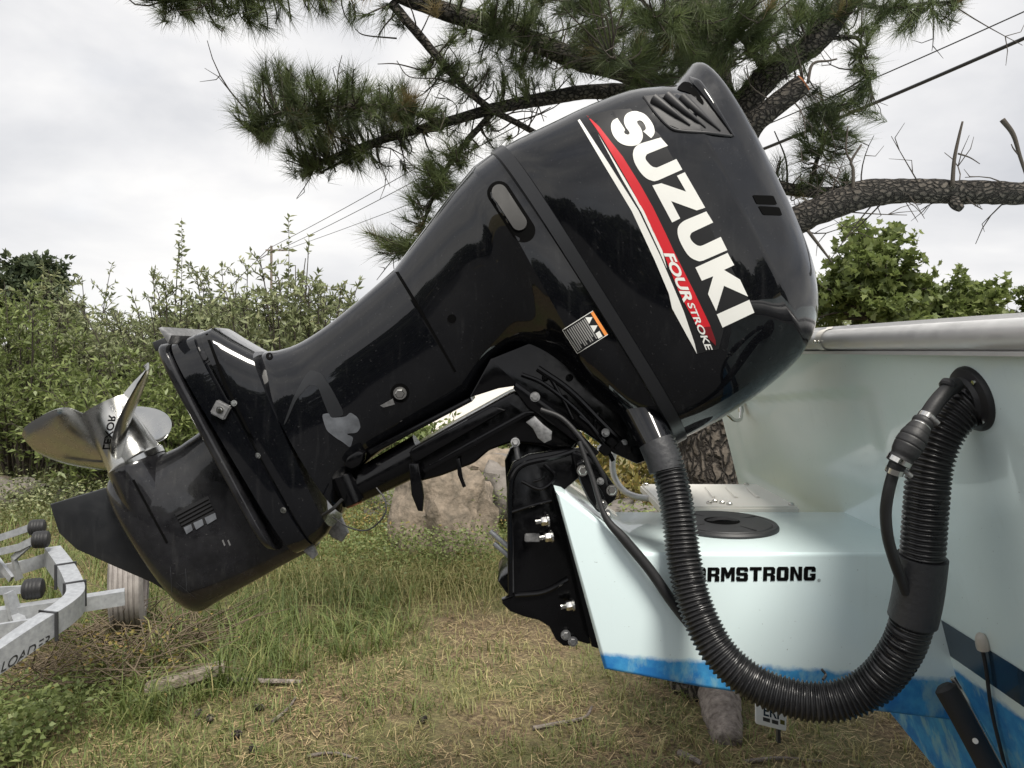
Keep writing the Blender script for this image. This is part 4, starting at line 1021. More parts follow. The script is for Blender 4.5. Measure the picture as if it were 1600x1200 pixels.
M['bark_limb'] = bark_mat('rough_limb_bark', (0.12, 0.105, 0.088), (0.05, 0.043, 0.036), (0.012, 0.01, 0.008), (34, 55, 55))
M['bark_grey'] = material('flaky_grey_bark', (0.30, 0.26, 0.23), 0.95, var=((0.10, 0.08, 0.07), 30, 2.6), bump=(40, 1.0))
M['cut'] = material('fresh_cut_wood', (0.42, 0.14, 0.05), 0.8, var=((0.22, 0.08, 0.03), 60, 2))

def plant(name, label, cat, base, mat, group=None, crown_name='crown', **kw):
    t = thing(name, label, cat, (base[0], base[1], ground_z(*base)), group)
    wood, lv, rn = grow(base, **kw)
    mk('stems', wood, M['bark_twig'], t, sharp=None); mk(crown_name, lv, M[mat], t, smooth=False, rnd=rn)
    return t
def X(px, Y): return (px - 800) / F * Y
def H(py, Y): return CAMH - (py - HZ) / F * Y

# shrubs along the left and behind the motor
plant('shrub', 'tallest olive green shrub on the left with one long shoot standing above the rest', 'shrub', (X(265, 9.5), 9.5), 'leaf_a', 'shrubs behind the motor', height=2.75, radius=1.25, stems=64, twigs=16, leaves=(9, 15), leafL=.085, leafW=.028, seed=11)
plant('shrub', 'leafy shrub with slender sprays rising directly above the tilted shaft housing', 'shrub', (X(465, 8.2), 8.2), 'leaf_a', 'shrubs behind the motor', height=2.95, radius=.95, stems=66, twigs=18, leaves=(9, 14), leafL=.09, leafW=.032, seed=12, low=.12, spread=.5)
plant('shrub', 'wide pale green shrub at the left edge above the propeller blade', 'shrub', (X(40, 9.0), 9.0), 'leaf_b', 'shrubs behind the motor', height=2.35, radius=1.3, stems=64, twigs=16, leaves=(9, 15), leafL=.085, leafW=.028, seed=13)
plant('shrub', 'low bright green shrub just behind the propeller', 'shrub', (X(215, 8.0), 8.0), 'leaf_b', 'shrubs behind the motor', height=1.75, radius=1.05, stems=60, twigs=14, leaves=(9, 14), leafL=.085, leafW=.032, seed=14)
plant('shrub', 'yellow green shrub seen through the gap between housing and swivel arm', 'shrub', (X(640, 8.6), 8.6), 'leaf_b', 'shrubs behind the motor', height=1.12, radius=.75, stems=40, twigs=12, leaves=(8, 13), leafL=.09, leafW=.034, seed=15)
plant('shrub', 'shrub filling the view between propeller and shaft housing', 'shrub', (X(370, 10.2), 10.2), 'leaf_a', 'shrubs behind the motor', height=2.75, radius=1.5, stems=70, twigs=14, leaves=(9, 14), leafL=.09, leafW=.03, seed=16)
plant('shrub', 'shrub growing beyond the left frame edge', 'shrub', (X(-190, 9.5), 9.5), 'leaf_a', 'shrubs behind the motor', height=2.5, radius=1.3, stems=36, twigs=11, leaves=(8, 13), leafL=.09, leafW=.03, seed=17)
plant('shrub', 'small sunlit shrub of yellowing leaves beside the boarding rail', 'shrub', (X(975, 7.2), 7.2), 'leaf_y', height=.95, radius=.5, stems=20, twigs=9, leaves=(7, 11), leafL=.085, leafW=.04, seed=18)
plant('shrub', 'green shrub standing behind the boulder and clamp bracket', 'shrub', (X(870, 9.5), 9.5), 'leaf_b', height=1.0, radius=.9, stems=26, twigs=10, leaves=(7, 12), leafL=.10, leafW=.04, seed=19)
plant('shrub', 'low pale shrub between the dark far tree and the propeller', 'shrub', (X(125, 11.5), 11.5), 'leaf_a', 'shrubs behind the motor', height=2.75, radius=1.5, stems=66, twigs=14, leaves=(9, 14), leafL=.09, leafW=.03, seed=27)
plant('shrub', 'shrub at the foot of the tallest one, right behind the gearcase', 'shrub', (X(330, 7.6), 7.6), 'leaf_b', 'shrubs behind the motor', height=1.25, radius=.9, stems=40, twigs=12, leaves=(9, 14), leafL=.08, leafW=.028, seed=28)
# one long shoot above the tall shrub and two beside it
for px, py, Y, nm in ((283, 340, 9.4, 'tall upright leafy shoot rising above the left shrubs into the sky'), (450, 338, 8.1, 'leafy shoot standing highest above the shaft housing')):
    top = P(px, py, Y); t = thing('leafy_shoot', nm, 'shoot', (top[0], Y, ground_z(top[0], Y)), 'shoots above the shrubs')
    g = np.random.default_rng(int(px)); b = np.array((top[0] - .12, Y, 0.9)); u = np.linspace(0, 1, 10)[:, None]
    pth = b + (top - b) * u + np.array((.05, 0, 0)) * np.sin(u * 3)
    mk('stem', tube(pth, np.linspace(.008, .002, 10), 5, caps=False), M['bark_twig'], t)
    m = 80; w = np.sort(g.uniform(.3, 1, m)); pp = np.stack([np.interp(w, u[:, 0], pth[:, k]) for k in range(3)], 1)
    an_ = np.arange(m) * 2.4 + g.normal(0, .6, m); dd = np.stack([np.cos(an_), np.sin(an_), g.uniform(-.1, .9, m)], 1)
    V, Fc, k = leaf_cards(pp, dd, g.uniform(.06, .15, m) * (1.2 - .5 * w), g.uniform(.03, .05, m), g)
    mk('leaves', (V, Fc), M['leaf_a'], t, smooth=False, rnd=np.repeat(g.uniform(.2, .8, m), k))
# darker far trees
def tree(name, label, base, h, cr, cz, mat, seed, n=(40, 16), leafL=.16, leafW=.09, group=None, lobed=False, trunk_r=.12):
    t = thing(name, label, 'tree', (base[0], base[1], ground_z(*base)), group)
    c = np.array((base[0], base[1], cz)); g = np.random.default_rng(seed)
    tp = np.array([(base[0], base[1], -.05), (base[0] + .05 * h, base[1], cz * .45), (base[0], base[1], cz), (base[0] - .03 * h, base[1], cz + cr[2] * .6)])
    mk('trunk', tube(spline(tp, 6), np.linspace(trunk_r, trunk_r * .15, 19), 10), M['bark'], t)
    wood, pos, dr, rn = [], [], [], []
    for i in range(n[0]):                              # boughs ending in clumps spread through the crown
        v = unit(g.normal(size=3)); v[2] = abs(v[2]) * 1.3 - .55; e = c + v * np.array(cr) * g.uniform(.5, 1.0)
        s0 = np.array((base[0], base[1], cz + (e[2] - cz) * .4 - cr[2] * .25)); md = (s0 + e) / 2 + g.normal(0, .1, 3) * cr[0]
        u = np.linspace(0, 1, 6)[:, None]; pth = (1 - u) ** 2 * s0 + 2 * u * (1 - u) * md + u * u * e
        wood.append(tube(pth, np.linspace(trunk_r * .3, .006, 6), 4, caps=False))
        for k in range(n[1]):
            j = g.uniform(.35, 1) * 5; j0 = min(4, int(j)); p = pth[j0] + (pth[j0 + 1] - pth[j0]) * (j - j0)
            dv = unit(g.normal(size=3) + .5 * v); tl = g.uniform(.12, .36) * cr[0]
            m = g.integers(10, 18); w = g.uniform(.1, 1, m)[:, None]
            pos.append(p + dv * tl * w + g.normal(0, .03, (m, 3)) * cr[0]); dr.append(dv + g.normal(size=(m, 3)) * .8 + np.array((0, 0, -.1))); rn.append(np.clip(g.normal(.5, .22, m) + .1 * dv[2], 0, 1))
    pos, dr, rn = np.vstack(pos), np.vstack(dr), np.concatenate(rn); m = len(pos)
    V, Fc, k = leaf_cards(pos, dr, g.uniform(.7, 1.2, m) * leafL, g.uniform(.7, 1.2, m) * leafW, g, lobed)
    mk('boughs', join(*wood), M['bark_twig'], t, sharp=None); mk('crown', (V, Fc), M[mat], t, smooth=False, rnd=np.repeat(rn, k))
    return t
tree('broadleaf_tree', 'dark round tree in the distance at the far left edge', (X(45, 17), 17), 4.35, (1.15, 1.1, 1.15), 2.95, 'leaf_c', 21, (46, 16), .17, .09)
tree('broadleaf_tree', 'dark distant tree beyond the shrubs, behind the shaft housing', (X(330, 20), 20), 3.1, (2.0, 1.6, .9), 2.0, 'leaf_c', 22, (46, 16), .2, .1)
tree('maple_tree', 'green maple beyond the boat rail under the thick bare limb', (X(1365, 8.5), 8.5), 3.5, (0.85, .8, 1.0), 2.32, 'leaf_m', 23, (64, 7), .085, .095, lobed=True, trunk_r=.07)
tree('maple_tree', 'smaller dark maple farther right above the boat rail', (X(1500, 9.2), 9.2), 2.6, (0.9, .8, .55), 2.05, 'leaf_m', 24, (40, 9), .085, .095, lobed=True, trunk_r=.06)
tree('maple_tree', 'maple spray cut off by the right frame edge above the rail', (X(1655, 8.8), 8.8), 2.9, (.5, .5, .5), 2.3, 'leaf_m', 25, (18, 8), .085, .095, lobed=True, trunk_r=.05)

# ------------------------------------------------------------------ the pine
pine = thing('pine_tree', 'big pine behind the motor with needle boughs overhead and bare limb reaching right', 'tree', tuple(P(1115, 1080, 3.6)))
def limb(pts, r0, r1, nm='limb', mat='bark_limb', n=14, m=8, wob=0.12, par=None):
    p = spline([P(*q) for q in pts], m); r = np.linspace(r0, r1, len(p))
    V, Fc = tube(p, r, n); ce = np.repeat(p, n, 0)
    if r0 > 0.02:
        for i in range(len(V)):
            if i < len(ce):
                k = noise.noise(Vector(V[i] * 9)) * 0.7 + noise.noise(Vector(V[i] * 28)) * .5
                V[i] = ce[i] + (V[i] - ce[i]) * (1 + wob * k)
    mk(nm, (V, Fc), M[mat], par or pine, sharp=None); return p
limbs = []
limb([(1108, 1100, 3.62), (1106, 1000, 3.6), (1106, 850, 3.6), (1107, 700, 3.6), (1110, 500, 3.6), (1112, 330, 3.6), (1105, 160, 3.6), (1085, 0, 3.6), (1075, -160, 3.6)], .185, .10, 'trunk', 'bark', n=40, m=22, wob=.16)
limbs.append(limb([(1110, 330, 3.6), (1135, 215, 3.45), (1200, 118, 3.35), (1275, 62, 3.3), (1350, -40, 3.3)], .066, .05, n=20, m=12, wob=.2))
st = limb([(1130, 330, 3.6), (1165, 215, 3.3), (1205, 170, 3.2), (1254, 131, 3.15)], .055, .042, n=20, m=10, wob=.14); limbs.append(st)
limbs.append(limb([(1120, 480, 3.6), (1190, 380, 3.35), (1250, 342, 3.25), (1310, 316, 3.2), (1375, 300, 3.18), (1480, 299, 3.15), (1560, 302, 3.1), (1680, 300, 3.05), (1850, 285, 3.0), (2100, 250, 2.9), (2450, 190, 2.8)], .070, .030, n=24, m=14, wob=.2))
limbs.append(limb([(1130, 320, 3.6), (1190, 290, 3.5), (1240, 297, 3.5), (1290, 301, 3.5), (1335, 294, 3.5), (1350, 287, 3.5)], .035, .02))
limbs.append(limb([(1105, 200, 3.6), (1000, 122, 3.5), (900, 92, 3.45), (780, 45, 3.4), (650, 2, 3.35), (560, -45, 3.3)], .055, .034, n=18, m=10, wob=.18))
limbs.append(limb([(1100, 190, 3.6), (1010, 150, 3.6), (930, 143, 3.6), (860, 153, 3.55), (780, 168, 3.5), (700, 190, 3.5), (620, 212, 3.5), (545, 236, 3.5), (480, 262, 3.5)], .045, .01))
limbs.append(limb([(612, 5, 3.35), (655, 55, 3.35), (700, 108, 3.4), (755, 162, 3.45), (815, 196, 3.5), (850, 215, 3.55)], .022, .012))
limbs.append(limb([(780, 165, 3.5), (735, 215, 3.5), (700, 260, 3.5), (672, 320, 3.5), (650, 385, 3.5)], .016, .006))
limbs.append(limb([(690, 190, 3.5), (620, 170, 3.4), (540, 165, 3.35), (460, 175, 3.3), (400, 185, 3.3)], .014, .005))
limbs.append(limb([(640, 200, 3.5), (560, 240, 3.5), (500, 270, 3.5)], .011, .005))
limbs.append(limb([(560, -40, 3.3), (460, -25, 3.25), (350, -5, 3.2), (260, 0, 3.2)], .02, .006))
limbs.append(limb([(1200, 118, 3.35), (1160, 60, 3.25), (1100, 20, 3.2), (1020, 20, 3.1)], .018, .007))
limbs.append(limb([(1275, 62, 3.3), (1340, 60, 3.3), (1345, 100, 3.3), (1360, 130, 3.3)], .010, .004))
limbs.append(limb([(1320, 0, 3.3), (1380, 12, 3.3), (1450, 5, 3.3), (1500, 2, 3.3)], .012, .004))
limbs.append(limb([(1262, 300, 3.5), (1280, 240, 3.5), (1305, 180, 3.5), (1320, 155, 3.5)], .011, .005))
limbs.append(limb([(900, 92, 3.45), (940, 60, 3.3), (930, 10, 3.2), (900, -30, 3.2)], .014, .006))
limbs.append(limb([(1000, 122, 3.5), (980, 95, 3.1), (955, 85, 3.0)], .012, .006))
# cut end of the stub and a knot stub below the bare limb
ce_ = P(1256, 129.5, 3.148); dv = unit(st[-1] - st[-2])
mk('cut_end', cyl(st[-1] - dv * .002, st[-1] + dv * .006, .0385, 24), M['cut'], pine, label='orange freshly sawn end')
limb([(1488, 300, 3.14), (1492, 318, 3.12), (1502, 326, 3.1)], .03, .016, 'knot')
# bare dead twigs
for pts, r in (([(1488, 292, 3.1), (1491, 250, 3.1), (1498, 215, 3.1), (1504, 190, 3.1)], .010), ([(1497, 240, 3.1), (1515, 246, 3.1), (1531, 256, 3.1)], .004), ([(1333, 302, 3.15), (1333, 265, 3.15), (1330, 252, 3.15), (1346, 226, 3.15)], .009), ([(1331, 254, 3.15), (1322, 235, 3.15), (1325, 197, 3.15)], .006), ([(1566, 187, 3.0), (1583, 210, 3.0), (1594, 245, 3.0), (1612, 300, 3.0)], .012), ([(1595, 246, 3.0), (1584, 233, 3.0), (1580, 225, 3.0)], .004), ([(1507, 300, 3.1), (1516, 315, 3.1), (1535, 327, 3.1)], .005), ([(1262, 360, 3.2), (1285, 390, 3.2), (1300, 410, 3.2)], .008), ([(1230, 300, 3.5), (1228, 250, 3.5), (1210, 205, 3.5)], .006), ([(620, 60, 3.4), (570, 55, 3.4), (555, 45, 3.4)], .004), ([(660, 110, 3.4), (620, 100, 3.4), (590, 100, 3.4)], .004), ([(745, 155, 3.4), (690, 125, 3.4), (640, 120, 3.4), (620, 95, 3.4)], .004), ([(1262, 130, 3.1), (1270, 100, 3.1), (1295, 95, 3.1), (1308, 92, 3.1)], .007), ([(830, 120, 3.5), (840, 160, 3.5), (850, 190, 3.5)], .004), ([(860, 100, 3.5), (880, 50, 3.5), (870, 10, 3.5)], .005), ([(740, 40, 3.5), (750, 10, 3.5), (790, -10, 3.5)], .006)):
    limb(pts, r, r * .45, 'dead_twig', 'bark_twig', 6, 5)
# root flare running towards the viewer
limb([(1112, 1040, 3.6), (1122, 1085, 3.45), (1130, 1120, 3.25), (1136, 1165, 3.08)], .11, .06, 'root', 'bark_grey', 18, 8, .25)
# needle tufts
def needles(pads, seed):
    g = np.random.default_rng(seed); allp = np.vstack([np.array(l) for l in limbs]); NV, NR, tw = [], [], []
    for (cx, cy, Y, rx, ry, rd, cnt) in pads:
        c = P(cx, cy, Y); R = np.array((rx / F * Y, rd, ry / F * Y))
        for i in range(int(cnt * 1.05)):
            v = unit(g.normal(size=3)) * g.uniform(.15, 1) ** .5; p = c + v * R * np.array((1.12, 1.3, 1.12))
            j = np.argmin(np.linalg.norm(allp - p, axis=1)); a = allp[j]
            od = unit(unit(p - a) * .9 + v * .35 + np.array((0, 0, .35)) + g.normal(0, .25, 3))
            md = (a + p) / 2 + g.normal(0, .03, 3) + np.array((0, 0, -.03)) 
            u = np.linspace(0, 1, 5)[:, None]; b = (1 - u) ** 2 * a + 2 * u * (1 - u) * md + u * u * p
            if np.linalg.norm(a - p) < .75: tw.append(tube(b, [.0045, .004, .0035, .003, .003], 4, caps=False))
            m = int(g.integers(70, 115)); bl_ = g.uniform(.05, .17); t_ = -bl_ * g.uniform(0, 1, m)[:, None] ** .8
            ba = p + od * t_ + g.normal(0, .002, (m, 3))
            ang = np.clip(g.normal(.62, .24, m), .1, 1.35); perp = unit(np.cross(od, g.normal(size=(m, 3))))
            dn = od * np.cos(ang)[:, None] + perp * np.sin(ang)[:, None] + np.array((0, 0, -.05))
            Ln = g.uniform(.075, .125, m)[:, None]; w = unit(np.cross(dn, g.normal(size=(m, 3)))) * .0011
            NV.append(np.stack([ba - w, ba + w, ba + dn * Ln], 1)); NR.append(np.full(m * 3, np.clip(g.normal(.36, .18), 0, .64) if g.uniform() > .025 else 1.0))
    V = np.vstack([q.reshape(-1, 3) for q in NV]); return V, np.arange(len(V)).reshape(-1, 3), np.concatenate(NR), join(*tw)
pads = [(330, -5, 3.2, 120, 32, .2, 42), (250, -15, 3.2, 60, 20, .15, 12), (455, -5, 3.25, 90, 30, .2, 30), (400, 20, 3.2, 60, 25, .15, 14),
 (520, 165, 3.4, 125, 48, .28, 80), (430, 120, 3.35, 32, 24, .12, 14), (470, 215, 3.4, 80, 38, .2, 46), (610, 175, 3.45, 85, 42, .22, 50), (395, 190, 3.3, 32, 28, .12, 12), (530, 245, 3.5, 45, 25, .15, 14), (470, 262, 3.5, 28, 14, .1, 6),
 (680, 275, 3.5, 36, 40, .15, 20), (655, 330, 3.5, 34, 30, .15, 14), (630, 385, 3.5, 42, 22, .15, 14), (590, 375, 3.5, 26, 16, .1, 6), (715, 235, 3.5, 28, 26, .12, 10),
 (700, 95, 3.45, 60, 40, .2, 24), (790, 110, 3.5, 60, 45, .2, 24), (860, 40, 3.3, 110, 45, .3, 55), (960, 30, 3.2, 110, 55, .3, 70), (1040, 70, 3.25, 80, 50, .25, 50), (1120, 60, 3.3, 90, 55, .25, 60), (1180, 25, 3.2, 80, 35, .2, 34), (960, 85, 3.0, 22, 18, .06, 6), (820, 0, 3.3, 60, 25, .2, 20), (1230, 95, 3.35, 40, 40, .15, 16), (1060, 110, 3.3, 60, 30, .2, 22),
 (1280, 15, 3.3, 70, 25, .2, 22), (1400, 0, 3.3, 60, 16, .15, 18), (1480, -5, 3.3, 30, 10, .1, 6), (1345, 95, 3.3, 16, 36, .1, 12),
 (1300, 165, 3.4, 42, 26, .15, 24), (1270, 215, 3.45, 36, 30, .15, 14), (1310, 225, 3.5, 24, 24, .12, 8), (1300, 275, 3.5, 34, 12, .1, 7), (1150, 150, 3.4, 30, 20, .1, 6), (1255, 285, 3.5, 24, 12, .1, 4)]
pads += [(740, 20, 3.4, 90, 40, .3, 16), (840, 120, 3.5, 70, 30, .2, 12), (650, 150, 3.45, 70, 40, .2, 14), (760, 210, 3.55, 50, 30, .2, 10), (700, 250, 3.5, 50, 60, .2, 14), (610, 250, 3.5, 60, 25, .15, 8), (1180, 90, 3.3, 60, 40, .2, 16), (1330, 30, 3.3, 60, 30, .2, 12), (1420, 25, 3.3, 60, 18, .15, 8), (1230, 270, 3.5, 30, 25, .1, 6), (1340, 190, 3.4, 30, 30, .15, 7), (585, 20, 3.35, 60, 25, .2, 8), (1000, 0, 3.2, 200, 30, .3, 30)]
V, Fc, rn, tw = needles(pads, 5)
# bare side twigs along the limbs
g = np.random.default_rng(77); bt = [tw]
for l in limbs:
    for k in range(max(4, len(l) // 4)):
        a = l[g.integers(3, len(l))]; dv = unit(g.normal(size=3) * np.array((1, .7, .8))); L_ = g.uniform(.1, .38)
        e_ = a + dv * L_; md = (a + e_) / 2 + g.normal(0, .05, 3); u = np.linspace(0, 1, 6)[:, None]
        pth = (1 - u) ** 2 * a + 2 * u * (1 - u) * md + u * u * e_; bt.append(tube(pth, np.linspace(.004, .0014, 6), 4, caps=False))
        for q in range(2):
            a2 = pth[g.integers(2, 5)]; e2_ = a2 + unit(g.normal(size=3) + dv) * L_ * .4; bt.append(tube(np.array([a2, (a2 + e2_) / 2 + g.normal(0, .015, 3), e2_]), [.0025, .002, .001], 3, caps=False))
tw = join(*bt)
mk('needle_crown', (V, Fc), M['needle'], pine, smooth=False, rnd=rn, kind='stuff')
mk('fine_twigs', tw, M['bark_twig'], pine, sharp=None, kind='stuff')

# ------------------------------------------------------------------ rocks
M['rock'] = material('tan_granite', (0.26, 0.21, 0.16), 0.95, var=((0.10, 0.085, 0.065), 12, 2.6), bump=(22, 1.0))
M['rock_d'] = material('grey_granite', (0.20, 0.18, 0.16), 0.95, var=((0.09, 0.08, 0.07), 8, 2.2), bump=(16, 1.0))
def rock(label, c, s, seed, mat='rock', group='boulders behind the motor', rot=0.0):
    bm = bmesh.new(); bmesh.ops.create_icosphere(bm, subdivisions=4, radius=1)
    R = Matrix.Rotation(rot, 3, 'Z'); o = Vector((seed * 3.7, seed * 1.3, 0))
    for v in bm.verts:
        d = v.co.normalized(); f = 1 + .42 * noise.noise(d * 1.3 + o) + .2 * noise.noise(d * 3.2 + o) + .10 * noise.noise(d * 8 + o) + .045 * noise.noise(d * 19 + o)
        q = d * f; q = Vector([math.copysign(abs(x) ** .8, x) for x in q]); v.co = R @ Vector((q.x * s[0], q.y * s[1], q.z * s[2]))
    V = np.array([v.co[:] for v in bm.verts]) + np.array(c); Fc = [tuple(v.index for v in f.verts) for f in bm.faces]; bm.free()
    o_ = mk('boulder', (V, Fc), M[mat], sharp=50); tag(o_, label, 'boulder', group)
rock('large tan boulder sloping down behind the swivel arm', (X(690, 6.0), 6.0, .16), (.40, .40, .52), 1, rot=.5)
rock('flat topped stone just left of the black clamp bracket', (X(770, 7.2), 7.2, .34), (.34, .36, .34), 2)
rock('dark stone in shade beside the clamp bracket', (X(800, 7.0), 7.0, .25), (.36, .4, .35), 3, 'rock_d')
rock('half hidden stone in the grass below the tilt pin', (X(620, 7.2), 7.2, .05), (.3, .3, .28), 4, 'rock_d')
rock('reddish stone behind the left propeller blade', (X(55, 9.0), 9.0 - .9, .08), (.26, .26, .20), 5)
rock('low grey stone at the left edge below the shrubs', (X(8, 7.9), 7.9, .08), (.4, .3, .2), 6, 'rock_d')
rock('small stone beside the gearcase near the shrub foot', (X(118, 7.8), 7.8, .05), (.22, .25, .16), 7, 'rock_d')
rock('pale stone behind the boarding rail', (X(985, 6.6), 6.6, .05), (.26, .26, .24), 8, 'rock_d')

# ------------------------------------------------------------------ boat trailer at the left
tr = thing('boat_trailer', 'galvanised boat trailer with black rollers standing in the grass at left', 'trailer', (X(40, 3.2), 3.2, 0))
def beam(pts, w, h, nm, mat='galv'):
    """box section swept along points"""
    p = np.array(pts); T = unit(np.gradient(p, axis=0)); V, Fc = [], []
    for i in range(len(p)):
        s = unit(np.cross(T[i], (0, 0, 1))); u = np.cross(s, T[i])
        for a, b in ((-.5, -.5), (.5, -.5), (.5, .5), (-.5, .5)): V.append(p[i] + s * a * w + u * b * h)
    for i in range(len(p) - 1):
        for k in range(4):
            k2 = (k + 1) % 4; Fc.append((i * 4 + k, i * 4 + k2, (i + 1) * 4 + k2, (i + 1) * 4 + k))
    Fc += [(3, 2, 1, 0), tuple(len(V) - 4 + k for k in range(4))]
    return mk(nm, (np.array(V), Fc), M[mat], tr, sharp=30), (np.array(V), Fc)
bend = spline([P(-120, 1098, 2.45), P(-60, 1063, 2.55), P(0, 1026, 2.66), P(60, 985, 2.78), P(100, 958, 2.90), P(118, 938, 3.02), P(112, 915, 3.16), P(100, 893, 3.32), P(82, 868, 3.55)], 6)
side, sideVF = beam(bend, .065, .085, 'frame_rail')
bvS = bvh_of(sideVF)
mk('frame_lettering', text_decal('EZ LOADER', (-28, 1068), (105, -62), (1, -15), bvS, 0.0015, 30, 0.005, 0.25), M['rubber'], side)
for k in (20, 33, 41): # U bolts
    q = bend[k]; T = unit(bend[k + 1] - bend[k - 1]); s_ = unit(np.cross(T, (0, 0, 1)))
    lp = np.array([q - s_ * .037 + np.array((0, 0, -.06)), q - s_ * .037 + np.array((0, 0, .045)), q + s_ * .037 + np.array((0, 0, .045)), q + s_ * .037 + np.array((0, 0, -.06))])
    mk('u_bolt', tube(lp, .007, 8), M['tape'], tr)
beam([P(-140, 978, 3.05), P(0, 962, 3.1), P(100, 947, 3.2), P(195, 932, 3.3)], .06, .06, 'cross_member')
beam([P(-120, 1000, 2.85), P(0, 985, 2.88), P(80, 972, 2.9)], .02, .05, 'cross_member')
beam([P(-120, 895, 3.7), P(0, 893, 3.62), P(40, 885, 3.6), P(80, 872, 3.55)], .05, .06, 'cross_member')
beam([P(14, 925, 3.1), P(24, 960, 3.1), P(33, 978, 3.08)], .05, .02, 'bunk_post')
for pts in ([(-60, 845, 3.6), (0, 840, 3.58), (25, 832, 3.56), (50, 823, 3.55)], [(-60, 866, 3.5), (0, 862, 3.48), (30, 855, 3.46), (56, 842, 3.45)], [(-60, 925, 3.2), (0, 923, 3.2), (35, 921, 3.2)], [(-60, 850, 3.6), (-10, 868, 3.55), (18, 905, 3.5)], [(30, 905, 3.5), (22, 872, 3.48), (45, 850, 3.46)]):
    beam([P(*q) for q in pts], .015, .032, 'roller_arm')
def roller(px, py, Y, r, w, tilt=0.0):
    c = P(px, py, Y); a = np.array((math.cos(tilt), 0.35, math.sin(tilt))); a /= np.linalg.norm(a); n = 13
    s_ = np.linspace(-.5, .5, n); pr = r * (1 - .35 * np.abs(s_ * 2) ** 6) * np.where(np.arange(n) % 2, 1.0, .95)
    mk('roller', tube(c + a * (s_ * w)[:, None], pr, 20), M['rubber'], tr, sharp=30)
roller(58, 824, 3.55, .038, .07); roller(64, 843, 3.45, .040, .07); roller(52, 920, 3.2, .045, .08)
# weathered tyre standing beyond the frame
wc = P(158, 900, 3.75); ta = np.array((.93, .36, 0))
prof_ = [(-.105, .20), (-.10, .27), (-.085, .30)] + [q for k in range(5) for q in ((-.07 + k * .03, .305), (-.07 + k * .03 + .004, .296), (-.07 + k * .03 + .008, .296), (-.07 + k * .03 + .012, .305))] + [(.085, .30), (.10, .27), (.105, .20)]
V_, F_ = [], []; te = np.array((-.36, .93, 0))
for w_, r_ in prof_:
    for k in range(40):
        a = 2 * math.pi * k / 40; V_.append(wc + np.array((0.0, .28, -.08)) + ta * w_ * .78 + r_ * .9 * (math.cos(a) * te + math.sin(a) * np.array((0, 0, 1))))
for i in range(len(prof_) - 1):
    for k in range(40):
        k2 = (k + 1) % 40; F_.append((i * 40 + k, i * 40 + k2, (i + 1) * 40 + k2, (i + 1) * 40 + k))
mk('tyre', (np.array(V_), F_), material('sun_bleached_rubber', (0.40, 0.37, 0.35), 0.85, var=((0.22, 0.20, 0.19), 20, 2)), tr, sharp=30, fix=True)

# licence plate hanging behind the hose loop
lp_ = thing('licence_plate', 'small white licence plate half hidden under the loop of the thick hose', 'licence plate', tuple(P(1206, 1150, 2.3)))
PY = 2.3
def quad3(pts, Y, d): return np.array([P(x, y, Y - d) for x, y in pts]), [(0, 1, 2, 3)]
mk('plate', prism(round_poly([(1180, 1095), (1229, 1110), (1228, 1142), (1180, 1130)], 2, .08), PY, PY - .003, PY + .003, bevel=.001), material('white_plate', (0.72, 0.74, 0.76), 0.4), lp_)
PV = prism([(1170, 1080), (1240, 1105), (1240, 1160), (1170, 1140)], PY, PY - .0031, PY); bvP = bvh_of(PV)
mk('plate_number', text_decal('ERI', (1193, 1118), (24, 6), (0, -17), bvP, .0006, 30, .02), M['navy'], lp_)
for a_, b_ in ((1192, 1203), (1206, 1216)): mk('plate_text', decal([(a_, 1120 + (a_ - 1192) * .28), (b_, 1120 + (b_ - 1192) * .28), (b_, 1126 + (b_ - 1192) * .28), (a_, 1126 + (a_ - 1192) * .28)], bvP, .0006), M['tape'], lp_)
mk('plate_sticker', decal([(1219, 1124), (1226, 1126), (1226, 1133), (1219, 1131)], bvP, .0006), M['leaf_y'], lp_)
mk('plate_post', prism([(1214, 1138), (1219, 1139), (1219, 1160), (1214, 1160)], PY + .01, PY + .004, PY + .02), M['tape'], lp_)

# ------------------------------------------------------------------ poles and wires
pY = 42
po = thing('utility_pole', 'thin distant utility pole with crossarm above the shrubs', 'pole', (X(424, pY), pY, 0))
mk('post', cyl((X(424, pY), pY, 0), P(424, 384, pY), .07, 10), M['bark_grey'], po)
mk('crossarm', box(P(432, 391, pY), (1.2, .07, .09)), M['bark_grey'], po)
def wire(label, a, b, r, sag=0.0, mat='rubber'):
    a, b = np.array(a), np.array(b); u = np.linspace(0, 1, 24)[:, None]
    o_ = mk('power_line', tube(a + (b - a) * u - np.array((0, 0, 1)) * sag * 4 * u * (1 - u), r, 6), M[mat]); tag(o_, label, 'wire', 'overhead wires')
wire('thick black overhead cable crossing the sky at upper right', P(1150, 250, 13), P(1900, -75, 9), .026, .05)
wire('thin overhead wire above the thick cable at upper right', P(1150, 215, 15), P(1900, -120, 11), .011, .05)
wire('highest of the thin wires left of the cowling', P(424, 386, pY), P(860, 140, 18), .014, .1)
wire('middle thin wire left of the cowling', P(436, 390, pY), P(860, 168, 18), .014, .1)
wire('lowest faint wire left of the cowling', P(440, 392, pY), P(900, 215, 22), .012, .1)
wire('thin wire running down left from the pole', P(422, 386, pY), P(300, 505, 50), .02, .05)

